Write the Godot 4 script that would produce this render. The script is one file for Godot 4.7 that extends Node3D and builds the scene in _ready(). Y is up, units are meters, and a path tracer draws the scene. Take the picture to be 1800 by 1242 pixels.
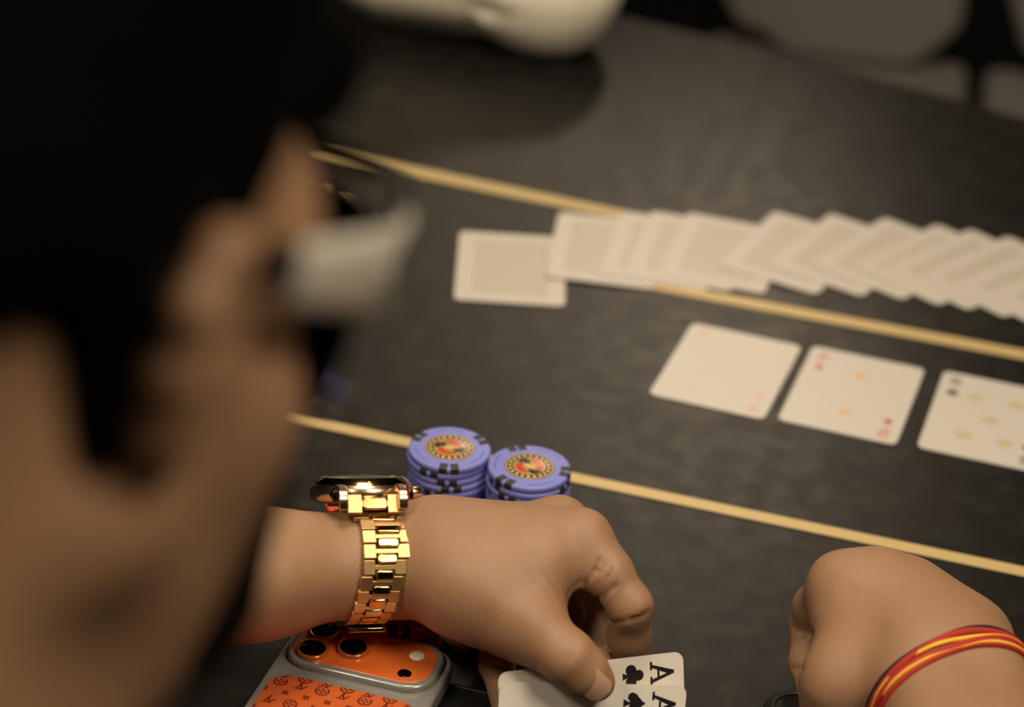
extends Node3D
# A card table seen over a player's shoulder. Table top is y = 0, the floor lies 0.76 m below it.

const FPX := 4200.0
const CAM := Vector3(0, 0.6308539, 0)
const PITCH := 0.5033349
const ROLL := 0.0700145
var FW := Vector3(0, -sin(PITCH), -cos(PITCH))
var RT := Vector3(1, 0, 0) * cos(ROLL) + Vector3(0, cos(PITCH), -sin(PITCH)) * sin(ROLL)
var UP := Vector3(0, cos(PITCH), -sin(PITCH)) * cos(ROLL) - Vector3(1, 0, 0) * sin(ROLL)
const FLOOR_Y := -0.76
var names := {}
var M := {}
var rng := RandomNumberGenerator.new()


func _ready() -> void:
	rng.seed = 7
	# ---- camera
	var cam := Camera3D.new()
	cam.name = "camera"
	cam.transform = Transform3D(Basis(RT, UP, -FW), CAM)
	var lens := CameraAttributesPhysical.new()
	lens.frustum_focal_length = 85.0
	lens.frustum_focus_distance = 1.035
	lens.exposure_aperture = 85.0 / 17.0
	lens.frustum_near = 0.02
	lens.frustum_far = 60.0
	cam.attributes = lens
	cam.keep_aspect = Camera3D.KEEP_HEIGHT
	cam.projection = Camera3D.PROJECTION_FRUSTUM
	cam.near = 0.02
	cam.far = 60.0
	cam.size = 2.0 * 0.02 * 621.0 / FPX
	cam.frustum_offset = Vector2.ZERO
	add_child(cam)
	cam.current = true
	# ---- environment: a closed room, so the sky is only a dim backdrop
	var env := Environment.new()
	env.background_mode = Environment.BG_COLOR
	env.background_color = Color(0.01, 0.01, 0.01)
	env.tonemap_mode = Environment.TONE_MAPPER_LINEAR
	env.tonemap_exposure = 1.0
	env.sdfgi_enabled = true
	env.ssao_enabled = true
	env.ssil_enabled = true
	var we := WorldEnvironment.new()
	we.name = "world_environment"
	we.environment = env
	add_child(we)
	# ---- lamps
	materials()
	ceiling_panel("ceiling_lamp", Vector3(0.0, 1.62, -1.0), Vector2(0.55, 0.55), 1.35, Color(1.0, 0.94, 0.85), "square glowing ceiling panel above the middle of the card table")
	ceiling_panel("ceiling_lamp", Vector3(0.8, 1.62, -0.1), Vector2(0.5, 0.5), 2.1, Color(1.0, 0.94, 0.85), "square glowing ceiling panel behind the player, nearer the camera")
	ceiling_panel("ceiling_lamp", Vector3(-0.9, 1.62, 0.0), Vector2(0.5, 0.5), 1.5, Color(1.0, 0.94, 0.85), "square glowing ceiling panel added out of view to the left to brighten the neck and phone")  # added source, lifts the neck, phone and low chips
	added_spot("added_spotlight", Vector3(0.42, 1.58, -4.2), Vector3(-0.19, 0, -0.85), 6.3, 2.0, Color(1.0, 0.9, 0.77), "round spotlight added out of view beyond the table, its narrow beam shaping the sheen on the cloth")  # added source, narrow beam leaves the upper right cloth dark
	# ---- the setting and what stands in it
	room()
	table()
	chairs()
	cards()
	chips()
	phone()
	player()
	dealer()


# ------------------------------------------------------------------ points
func ray(px: float, py: float) -> Vector3:
	return FW + RT * ((px - 900.0) / FPX) - UP * ((py - 621.0) / FPX)


func at(px: float, py: float, h: float) -> Vector3:   # the point seen at a pixel, h above the table
	var d := ray(px, py)
	return CAM + d * ((h - CAM.y) / d.y)


func dp(px: float, py: float, depth: float) -> Vector3:   # the point seen at a pixel, at a distance
	return CAM + ray(px, py) * depth


# ------------------------------------------------------------------ naming
func numbered(n: String) -> String:
	names[n] = names.get(n, -1) + 1
	return n if names[n] == 0 else "%s_%03d" % [n, names[n]]


func tag(o: Node3D, label: String, category: String, group := "", kind := "") -> Node3D:
	if label: o.set_meta("label", label)
	if category: o.set_meta("category", category)
	if group: o.set_meta("group", group)
	if kind: o.set_meta("kind", kind)
	return o


func thing(called: String, label: String, category: String, where := Transform3D(), group := "") -> Node3D:
	var o := Node3D.new()
	o.name = numbered(called)
	o.transform = where
	add_child(o)
	tag(o, label, category, group)
	return o


func put(called: String, mesh: Mesh, mat: Material, parent: Node3D = self, where := Transform3D()) -> MeshInstance3D:
	var o := MeshInstance3D.new()
	o.name = numbered(called) if parent == self else called
	o.mesh = mesh
	o.material_override = mat
	o.transform = where
	o.cast_shadow = GeometryInstance3D.SHADOW_CASTING_SETTING_ON
	parent.add_child(o, true)
	return o


func struct(called: String, mesh: Mesh, mat: Material, where := Transform3D(), label := "", category := "") -> MeshInstance3D:
	var o := put(called, mesh, mat, self, where)
	tag(o, label, category, "", "structure")
	return o


# ------------------------------------------------------------------ mesh building
class MB:
	var v := PackedVector3Array()
	var n := PackedVector3Array()
	var uv := PackedVector2Array()
	var c := PackedColorArray()
	var ix := PackedInt32Array()

	func vert(p: Vector3, nn: Vector3, t := Vector2.ZERO, col := Color.WHITE) -> int:
		v.append(p); n.append(nn); uv.append(t); c.append(col)
		return v.size() - 1

	func tri(a: int, b: int, d: int) -> void:
		var g := (v[d] - v[a]).cross(v[b] - v[a])
		if g.dot(n[a] + n[b] + n[d]) < 0.0:
			ix.append_array(PackedInt32Array([a, d, b]))
		else:
			ix.append_array(PackedInt32Array([a, b, d]))

	func quad(a: int, b: int, d: int, e: int) -> void:
		tri(a, b, d); tri(a, d, e)

	func mesh(colored := false) -> ArrayMesh:
		var arr := []
		arr.resize(Mesh.ARRAY_MAX)
		arr[Mesh.ARRAY_VERTEX] = v
		arr[Mesh.ARRAY_NORMAL] = n
		arr[Mesh.ARRAY_TEX_UV] = uv
		if colored: arr[Mesh.ARRAY_COLOR] = c
		arr[Mesh.ARRAY_INDEX] = ix
		var m := ArrayMesh.new()
		m.add_surface_from_arrays(Mesh.PRIMITIVE_TRIANGLES, arr)
		return m

	# an outline (x, z) drawn up from y0 to y1 with rounded edges, moved by tf
	func slab(o: PackedVector2Array, y0: float, y1: float, bev: float, tf := Transform3D(), uvs := Vector2(1, 1)) -> void:
		var k := o.size()
		var nn := PackedVector2Array()
		var area := 0.0
		for i in k:
			area += o[i].cross(o[(i + 1) % k])
		for i in k:
			var e := (o[(i + 1) % k] - o[i]).normalized() + (o[i] - o[(i + k - 1) % k]).normalized()
			var q := Vector2(e.y, -e.x).normalized()
			nn.append(q if area > 0 else -q)
		var tris := Geometry2D.triangulate_polygon(o)
		var rings := []
		for r in [[y1, -bev, 1.0, 0.0], [y1 - bev * 0.3, -bev * 0.3, 0.7, 0.7], [y1 - bev, 0.0, 0.0, 1.0], [y0 + bev, 0.0, 0.0, 1.0], [y0 + bev * 0.3, -bev * 0.3, -0.7, 0.7], [y0, -bev, -1.0, 0.0]]:
			var ids := PackedInt32Array()
			for i in k:
				var p: Vector2 = o[i] + nn[i] * r[1]
				var nv := Vector3(nn[i].x * r[3], r[2], nn[i].y * r[3]).normalized()
				ids.append(vert(tf * Vector3(p.x, r[0], p.y), (tf.basis * nv).normalized(), Vector2(o[i].x / uvs.x + 0.5, o[i].y / uvs.y + 0.5)))
			rings.append(ids)
		for j in 5:
			for i in k:
				quad(rings[j][i], rings[j][(i + 1) % k], rings[j + 1][(i + 1) % k], rings[j + 1][i])
		for t in range(0, tris.size(), 3):
			tri(rings[0][tris[t]], rings[0][tris[t + 1]], rings[0][tris[t + 2]])
			tri(rings[5][tris[t]], rings[5][tris[t + 1]], rings[5][tris[t + 2]])

	# a profile of (radius, y, sharp?) turned round y
	func lathe(prof: Array, seg: int, tf := Transform3D(), uvr := 1.0) -> void:
		for j in prof.size() - 1:
			var p: Vector2 = prof[j]
			var q: Vector2 = prof[j + 1]
			var d := (q - p).normalized()
			var nv := Vector2(-d.y, d.x)   # profile runs from the top centre outwards and down
			var pn := nv
			var qn := nv
			if j > 0:
				var d0: Vector2 = (p - prof[j - 1]).normalized()
				if d0.dot(d) > 0.6: pn = (Vector2(-d0.y, d0.x) + nv).normalized()
			if j + 2 < prof.size():
				var d1: Vector2 = (prof[j + 2] - q).normalized()
				if d1.dot(d) > 0.6: qn = (Vector2(-d1.y, d1.x) + nv).normalized()
			var r0 := PackedInt32Array()
			var r1 := PackedInt32Array()
			for i in seg + 1:
				var a := TAU * i / seg
				var w := Vector2(cos(a), sin(a))
				r0.append(vert(tf * Vector3(w.x * p.x, p.y, w.y * p.x), tf.basis * Vector3(w.x * pn.x, pn.y, w.y * pn.x), w * p.x / uvr * 0.5 + Vector2(0.5, 0.5)))
				r1.append(vert(tf * Vector3(w.x * q.x, q.y, w.y * q.x), tf.basis * Vector3(w.x * qn.x, qn.y, w.y * qn.x), w * q.x / uvr * 0.5 + Vector2(0.5, 0.5)))
			for i in seg:
				if p.x > 1e-6: tri(r0[i], r0[i + 1], r1[i])
				if q.x > 1e-6: tri(r0[i + 1], r1[i + 1], r1[i])

	# a round tube along points; closed joins the ends
	func tube(pts: PackedVector3Array, rad: float, seg: int, closed := false, taper := 0.0) -> void:
		var k := pts.size()
		var rings := []
		var side := Vector3.ZERO
		for i in k:
			var t := (pts[(i + 1) % k] - pts[(i + k - 1) % k]) if closed else (pts[mini(i + 1, k - 1)] - pts[maxi(i - 1, 0)])
			t = t.normalized()
			if side == Vector3.ZERO:
				side = t.cross(Vector3.UP if absf(t.y) < 0.9 else Vector3.RIGHT).normalized()
			side = (side - t * side.dot(t)).normalized()
			var up := t.cross(side)
			var rr := rad * (1.0 - taper * i / maxf(k - 1, 1))
			var ids := PackedInt32Array()
			for s in seg:
				var a := TAU * s / seg
				var w := side * cos(a) + up * sin(a)
				ids.append(vert(pts[i] + w * rr, w, Vector2(float(i) / k, float(s) / seg)))
			rings.append(ids)
		for i in (k if closed else k - 1):
			for s in seg:
				quad(rings[i][s], rings[i][(s + 1) % seg], rings[(i + 1) % k][(s + 1) % seg], rings[(i + 1) % k][s])
		if not closed:
			for e in [0, k - 1]:
				var t := (pts[1] - pts[0]) if e == 0 else (pts[k - 2] - pts[k - 1])
				var m := vert(pts[e] - t.normalized() * rad * 0.3, -t.normalized())
				for s in seg:
					tri(rings[e][s], rings[e][(s + 1) % seg], m)


func rrect(w: float, h: float, r: float, seg := 6) -> PackedVector2Array:
	var o := PackedVector2Array()
	for q in [[1, 1, 0], [-1, 1, 1], [-1, -1, 2], [1, -1, 3]]:
		for i in seg + 1:
			var a: float = PI / 2 * (q[2] + float(i) / seg)
			o.append(Vector2(q[0] * (w / 2 - r) + cos(a) * r, q[1] * (h / 2 - r) + sin(a) * r))
	return o


func slab_mesh(o: PackedVector2Array, y0: float, y1: float, bev: float, uvs := Vector2(1, 1)) -> ArrayMesh:
	var mb := MB.new()
	mb.slab(o, y0, y1, bev, Transform3D(), uvs)
	return mb.mesh()


func lathe_mesh(prof: Array, seg: int, uvr := 1.0) -> ArrayMesh:
	var mb := MB.new()
	mb.lathe(prof, seg, Transform3D(), uvr)
	return mb.mesh()


# ------------------------------------------------------------------ a smooth field of joined capsules and ellipsoids, meshed as surface nets
class Field:
	var kind := PackedByteArray()
	var a := PackedVector3Array()
	var b := PackedVector3Array()
	var ra := PackedFloat32Array()
	var rb := PackedFloat32Array()
	var grp := PackedInt32Array()
	var inv := []
	var kin := [0.012]     # blend inside a group
	var kout := [0.0]      # blend of a group with group 0
	var ca := PackedVector3Array()   # creases and swellings
	var cb := PackedVector3Array()
	var cw := PackedFloat32Array()
	var cd := PackedFloat32Array()
	var inflate := 0.0

	func group(inner: float, outer: float) -> int:
		kin.append(inner); kout.append(outer)
		return kin.size() - 1

	func cap(p: Vector3, q: Vector3, r0: float, r1: float, g := 0) -> void:
		add(0, p, q, r0, r1, g, null)

	func add(kd: int, p: Vector3, q: Vector3, r0: float, r1: float, g: int, bs) -> void:   # kept in order of group
		var i := grp.size()
		while i > 0 and grp[i - 1] > g: i -= 1
		kind.insert(i, kd); a.insert(i, p); b.insert(i, q); ra.insert(i, r0); rb.insert(i, r1); grp.insert(i, g); inv.insert(i, bs)

	func ell(p: Vector3, r: Vector3, bs := Basis(), g := 0) -> void:
		add(1, p, r, 0.0, 0.0, g, bs.orthonormalized().transposed())

	func crease(p: Vector3, q: Vector3, w: float, d: float) -> void:
		ca.append(p); cb.append(q); cw.append(w); cd.append(d)

	func prim(i: int, p: Vector3) -> float:
		if kind[i] == 0:
			var q := p - a[i]
			var e := b[i] - a[i]
			var h := clampf(q.dot(e) / maxf(e.length_squared(), 1e-12), 0.0, 1.0)
			return (q - e * h).length() - lerpf(ra[i], rb[i], h)
		var q2: Vector3 = inv[i] * (p - a[i])
		var k1 := (q2 / (b[i] * b[i])).length()
		var k0 := (q2 / b[i]).length()
		return k0 * (k0 - 1.0) / maxf(k1, 1e-6)

	func d(p: Vector3, ids: PackedInt32Array, cids: PackedInt32Array) -> float:
		var base := 1.0
		var res := 1.0
		var cur := 0
		var acc := 1.0
		for i in ids:
			var x := prim(i, p)
			var g := grp[i]
			if g != cur:
				if cur == 0:
					base = acc
					res = acc
				else:
					var k: float = kout[cur]
					var h := maxf(k - absf(base - acc), 0.0) / k
					res = minf(res, minf(base, acc) - h * h * k * 0.25)
				cur = g
				acc = x
			else:
				var k2: float = kin[g]
				var h2 := maxf(k2 - absf(acc - x), 0.0) / k2
				acc = minf(acc, x) - h2 * h2 * k2 * 0.25
		if cur == 0:
			res = acc
		else:
			var k3: float = kout[cur]
			var h3 := maxf(k3 - absf(base - acc), 0.0) / k3
			res = minf(res, minf(base, acc) - h3 * h3 * k3 * 0.25)
		for j in cids:
			var q := p - ca[j]
			var e := cb[j] - ca[j]
			var t := clampf(q.dot(e) / maxf(e.length_squared(), 1e-12), 0.0, 1.0)
			var s := (q - e * t).length_squared() / (cw[j] * cw[j])
			if s < 6.0: res += cd[j] * exp(-s)
		return res - inflate

	func near(p: Vector3, reach: float) -> Array:
		var ds := PackedFloat32Array()
		var least := 1e3
		for i in a.size():
			var x := prim(i, p)
			ds.append(x)
			least = minf(least, x)
		var ids := PackedInt32Array()
		for i in a.size():
			if ds[i] < least + 2.0 * reach + 0.03: ids.append(i)
		var cids := PackedInt32Array()
		for j in ca.size():
			var q := p - ca[j]
			var e := cb[j] - ca[j]
			var t := clampf(q.dot(e) / maxf(e.length_squared(), 1e-12), 0.0, 1.0)
			if (q - e * t).length() < reach + cw[j] * 2.5: cids.append(j)
		return [ids, cids, least]

	func all(p: Vector3) -> float:
		var s := near(p, 0.02)
		return d(p, s[0], s[1])

	# distance from p along dir to the surface, starting inside
	func out(p: Vector3, dir: Vector3) -> float:
		var s := near(p, 0.06)
		var t := 0.0
		for i in 40:
			var x := d(p + dir * t, s[0], s[1])
			t -= x
			if absf(x) < 1e-5: break
		return t

	func surface(lo: Vector3, hi: Vector3, cell: float, mb, col: Callable) -> void:
		var nb := Vector3i(((hi - lo) / (cell * 4.0)).ceil())
		var verts := {}
		var quads := []
		var half := cell * 2.0 * sqrt(3.0)
		var val := PackedFloat32Array()
		val.resize(125)
		for bz in nb.z:
			for by in nb.y:
				for bx in nb.x:
					var o := lo + Vector3(bx, by, bz) * cell * 4.0
					var s := near(o + Vector3.ONE * cell * 2.0, half)
					if absf(s[2]) > half * 1.6 + 0.02: continue
					var ids: PackedInt32Array = s[0]
					var cids: PackedInt32Array = s[1]
					var mid := d(o + Vector3.ONE * cell * 2.0, ids, cids)
					if absf(mid) > half * 1.35 + 0.004: continue
					var w := 0
					for z in 5:
						for y in 5:
							for x in 5:
								val[w] = d(o + Vector3(x, y, z) * cell, ids, cids)
								w += 1
					for z in 4:
						for y in 4:
							for x in 4:
								var i0 := x + y * 5 + z * 25
								var m := 0
								for q in 8:
									if val[i0 + (q & 1) + ((q >> 1) & 1) * 5 + (q >> 2) * 25] < 0.0: m |= 1 << q
								if m == 0 or m == 255: continue
								var sum := Vector3.ZERO
								var cnt := 0
								for e in 12:
									var ax := e / 4
									var u := e & 1
									var t := (e >> 1) & 1
									var c0 := Vector3i(0, u, t) if ax == 0 else (Vector3i(u, 0, t) if ax == 1 else Vector3i(u, t, 0))
									var c1 := c0
									c1[ax] = 1
									var f0 := val[i0 + c0.x + c0.y * 5 + c0.z * 25]
									var f1 := val[i0 + c1.x + c1.y * 5 + c1.z * 25]
									if (f0 < 0.0) != (f1 < 0.0):
										sum += Vector3(c0).lerp(Vector3(c1), f0 / (f0 - f1))
										cnt += 1
								var p := o + (Vector3(x, y, z) + sum / cnt) * cell
								var ep := cell * 0.5
								var g := Vector3.ZERO
								for k in [Vector3(1, -1, -1), Vector3(-1, -1, 1), Vector3(-1, 1, -1), Vector3(1, 1, 1)]:
									g += k * d(p + k * ep, ids, cids)
								g = g.normalized()
								p -= g * clampf(d(p, ids, cids), -cell * 0.5, cell * 0.5)
								var key := Vector3i(bx * 4 + x, by * 4 + y, bz * 4 + z)
								verts[key] = mb.vert(p, g, Vector2.ZERO, col.call(p, g))
								var s0 := val[i0] < 0.0
								if s0 != (val[i0 + 1] < 0.0): quads.append([key, 0])
								if s0 != (val[i0 + 5] < 0.0): quads.append([key, 1])
								if s0 != (val[i0 + 25] < 0.0): quads.append([key, 2])
		for q in quads:
			var k: Vector3i = q[0]
			var u := Vector3i(0, 1, 0) if q[1] == 0 else (Vector3i(0, 0, 1) if q[1] == 1 else Vector3i(1, 0, 0))
			var t := Vector3i(0, 0, 1) if q[1] == 0 else (Vector3i(1, 0, 0) if q[1] == 1 else Vector3i(0, 1, 0))
			var i1 = verts.get(k - u)
			var i2 = verts.get(k - u - t)
			var i3 = verts.get(k - t)
			if i1 != null and i2 != null and i3 != null:
				mb.quad(verts[k], i1, i2, i3)


func plain_color(_p: Vector3, _n: Vector3) -> Color:
	return Color.WHITE


# ------------------------------------------------------------------ materials
func srgb(r: float, g: float, b: float) -> Color:
	return Color(r / 255.0, g / 255.0, b / 255.0)


func mat(color: Color, rough := 0.6, metal := 0.0) -> StandardMaterial3D:
	var m := StandardMaterial3D.new()
	m.albedo_color = color
	m.roughness = rough
	m.metallic = metal
	return m


func noise_tex(freq: float, size: int, type: int, octaves: int, ramp: Array, seed_: int) -> NoiseTexture2D:
	var f := FastNoiseLite.new()
	f.noise_type = type
	f.frequency = freq
	f.fractal_octaves = octaves
	f.seed = seed_
	var t := NoiseTexture2D.new()
	t.width = size
	t.height = size
	t.seamless = true
	t.noise = f
	if ramp.size():
		var g := Gradient.new()
		var offs := PackedFloat32Array()
		var cols := PackedColorArray()
		for r in ramp:
			offs.append(r[0]); cols.append(r[1])
		g.offsets = offs
		g.colors = cols
		t.color_ramp = g
	return t


func bumpy(m: StandardMaterial3D, tex: Texture2D, cm: float, per_m: float) -> StandardMaterial3D:
	m.heightmap_enabled = true
	m.heightmap_texture = tex
	m.heightmap_scale = cm
	m.uv1_triplanar = true
	m.uv1_scale = Vector3.ONE * per_m
	return m


func materials() -> void:
	var cells := noise_tex(0.06, 512, FastNoiseLite.TYPE_CELLULAR, 2, [], 3)
	var fine := noise_tex(0.08, 512, FastNoiseLite.TYPE_SIMPLEX, 4, [], 5)
	M.skin = mat(Color.WHITE, 0.5)
	M.skin.vertex_color_use_as_albedo = true
	M.skin.subsurf_scatter_enabled = true
	M.skin.subsurf_scatter_strength = 0.025
	bumpy(M.skin, cells, 0.022, 52.0)
	M.nail = mat(srgb(186, 144, 116), 0.3)
	M.hair = bumpy(mat(srgb(9, 7, 6), 0.75), fine, 0.3, 12.0)
	M.beard = bumpy(mat(srgb(24, 17, 14), 0.7), fine, 0.2, 20.0)
	M.hair.metallic_specular = 0.15
	M.beard.metallic_specular = 0.15
	M.shirt_dark = bumpy(mat(srgb(28, 28, 32), 0.9), fine, 0.1, 20.0)
	M.cream = bumpy(mat(srgb(244, 232, 206), 0.85), fine, 0.05, 30.0)
	M.gold = mat(srgb(214, 178, 122), 0.46, 1.0)
	M.gold_polish = mat(srgb(220, 180, 122), 0.12, 1.0)
	M.rose = mat(srgb(232, 196, 160), 0.24, 1.0)
	M.steel = mat(srgb(60, 55, 50), 0.3, 1.0)
	M.glass = mat(Color(0.9, 0.95, 1.0, 0.12), 0.02)
	M.glass.transparency = BaseMaterial3D.TRANSPARENCY_ALPHA
	M.dial = mat(srgb(60, 45, 30), 0.3)
	M.black = mat(srgb(10, 10, 11), 0.4)
	M.lens = mat(srgb(4, 4, 5), 0.06)
	M.pale = mat(srgb(214, 204, 186), 0.22)  # pale tone stands in for a lamp reflection on the sunglasses
	M.felt = mat(Color.WHITE, 0.42)
	M.felt.metallic_specular = 0.36
	M.felt.roughness_texture = noise_tex(0.014, 1024, FastNoiseLite.TYPE_SIMPLEX, 5, [[0.0, Color(0.84, 0.84, 0.84)], [0.35, Color(0.9, 0.9, 0.9)], [0.65, Color(0.96, 0.96, 0.96)], [1.0, Color.WHITE]], 21)
	M.felt.albedo_texture = noise_tex(0.012, 1024, FastNoiseLite.TYPE_SIMPLEX, 5, [[0.0, srgb(15, 13, 11)], [0.5, srgb(20, 18, 15)], [0.7, srgb(25, 24, 20)], [1.0, srgb(38, 39, 32)]], 11)
	bumpy(M.felt, fine, 0.02, 2.6)
	M.felt.heightmap_enabled = false
	M.goldline = mat(srgb(200, 172, 116), 0.42, 0.1)
	M.rail = mat(srgb(24, 22, 21), 0.45)
	M.wood = mat(srgb(40, 28, 20), 0.5)
	M.grey = bumpy(mat(srgb(128, 120, 114), 0.6), fine, 0.05, 20.0)
	M.floor = bumpy(mat(srgb(9, 8, 8), 0.9), fine, 0.2, 4.0)
	M.wall = mat(srgb(44, 38, 34), 0.85)
	M.ceiling = mat(srgb(110, 102, 94), 0.9)
	M.card_edge = mat(srgb(232, 226, 212), 0.5)


# ------------------------------------------------------------------ lamps and room
func ceiling_panel(called: String, where: Vector3, size: Vector2, energy: float, color: Color, label: String) -> void:
	var t := thing(called, label, "lamp", Transform3D(Basis(), where), "")
	var fr := MB.new()
	var w := size.x / 2 + 0.02
	var d := size.y / 2 + 0.02
	for e in [[0, d, size.x + 0.08, 0.04], [0, -d, size.x + 0.08, 0.04], [w, 0, 0.04, size.y], [-w, 0, 0.04, size.y]]:
		fr.slab(rrect(e[2], e[3], 0.004, 2), -0.02, 0.02, 0.003, Transform3D(Basis(), Vector3(e[0], 0, e[1])))
	put("frame", fr.mesh(), M.wood, t)
	var glow := mat(color, 0.6)
	glow.emission_enabled = true
	glow.emission = color
	glow.emission_energy_multiplier = 2.0
	put("glowing_panel", slab_mesh(rrect(size.x, size.y, 0.004, 2), -0.004, 0.012, 0.002), glow, t)
	var l := AreaLight3D.new()
	l.name = numbered("panel_light")
	l.area_size = size
	l.light_color = color
	l.light_energy = energy
	l.area_range = 12.0
	l.shadow_enabled = true
	l.transform = Transform3D(Basis(Vector3.RIGHT, -PI / 2), where + Vector3(0, -0.025, 0))
	add_child(l)


func added_spot(called: String, where: Vector3, aim: Vector3, half_angle: float, energy: float, color: Color, label: String) -> void:
	var z := (where - aim).normalized()
	var x := Vector3.UP.cross(z).normalized()
	var b := Basis(x, z.cross(x), z)
	var t := thing(called, label, "lamp", Transform3D(b, where))
	var turn := Basis(Vector3.RIGHT, PI / 2)     # the lathe's axis along the beam
	put("housing", lathe_mesh([Vector2(0.0, 0.12), Vector2(0.14, 0.12), Vector2(0.2, 0.09), Vector2(0.215, 0.0), Vector2(0.208, 0.0), Vector2(0.2, 0.02), Vector2(0.0, 0.02)], 32), M.black, t, Transform3D(turn, Vector3.ZERO))
	var glow := mat(color, 0.5)
	glow.emission_enabled = true
	glow.emission = color
	glow.emission_energy_multiplier = 3.0
	put("glowing_face", lathe_mesh([Vector2(0, 0.014), Vector2(0.196, 0.014), Vector2(0.198, 0.016), Vector2(0.0, 0.017)], 32), glow, t, Transform3D(turn, Vector3.ZERO))
	var l := SpotLight3D.new()
	l.name = numbered("spot_light")
	l.light_color = color
	l.light_energy = energy
	l.light_size = 0.2
	l.spot_range = 9.0
	l.spot_attenuation = 2.0
	l.spot_angle = half_angle
	l.spot_angle_attenuation = 0.8
	l.shadow_enabled = true
	l.transform = Transform3D(b, where - z * 0.02)
	add_child(l)


func box(s: Vector3) -> ArrayMesh:
	return slab_mesh(rrect(s.x, s.z, 0.002, 1), -s.y / 2, s.y / 2, 0.002)


func room() -> void:
	var c := Vector3(0, 0, -1.6)
	struct("floor", box(Vector3(7.2, 0.1, 8.2)), M.floor, Transform3D(Basis(), c + Vector3(0, FLOOR_Y - 0.05, 0)), "dark carpet floor behind the table", "floor")
	struct("ceiling", box(Vector3(7.2, 0.1, 8.2)), M.ceiling, Transform3D(Basis(), c + Vector3(0, 1.7, 0)))
	struct("wall_back", box(Vector3(7.2, 2.5, 0.1)), M.wall, Transform3D(Basis(), c + Vector3(0, 0.45, -4.1)))
	struct("wall_front", box(Vector3(7.2, 2.5, 0.1)), M.wall, Transform3D(Basis(), c + Vector3(0, 0.45, 4.1)))
	struct("wall_left", box(Vector3(0.1, 2.5, 8.2)), M.wall, Transform3D(Basis(), c + Vector3(-3.6, 0.45, 0)))
	struct("wall_right", box(Vector3(0.1, 2.5, 8.2)), M.wall, Transform3D(Basis(), c + Vector3(3.6, 0.45, 0)))


# table frame: s runs along the betting lines, n away from the player
const T0 := Vector3(-0.1196, 0, -1.0629)
var TL := Vector3(0.9667, 0, 0.2561)
var TN := Vector3(0.2561, 0, -0.9667)


func tb(s: float, n: float, y := 0.0) -> Vector3:
	return T0 + TL * s + TN * n + Vector3(0, y, 0)


func strip(pts: Array, w0: float, w1: float) -> ArrayMesh:   # a thin printed stripe on the cloth with a rounded start
	var mb := MB.new()
	var o := PackedVector2Array()
	var back := PackedVector2Array()
	var k := pts.size()
	for i in k:
		var p: Vector3 = pts[i]
		var t: Vector3 = (pts[mini(i + 1, k - 1)] - pts[maxi(i - 1, 0)]).normalized()
		var sd := Vector3(-t.z, 0, t.x)
		var w := lerpf(w0, w1, float(i) / (k - 1)) / 2
		if i == 0:
			var tip := p - t * w
			o.append(Vector2(tip.x, tip.z))
		o.append(Vector2((p + sd * w).x, (p + sd * w).z))
		back.append(Vector2((p - sd * w).x, (p - sd * w).z))
	back.reverse()
	o.append_array(back)
	mb.slab(o, 0.0001, 0.0005, 0.0001)
	return mb.mesh()


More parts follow.
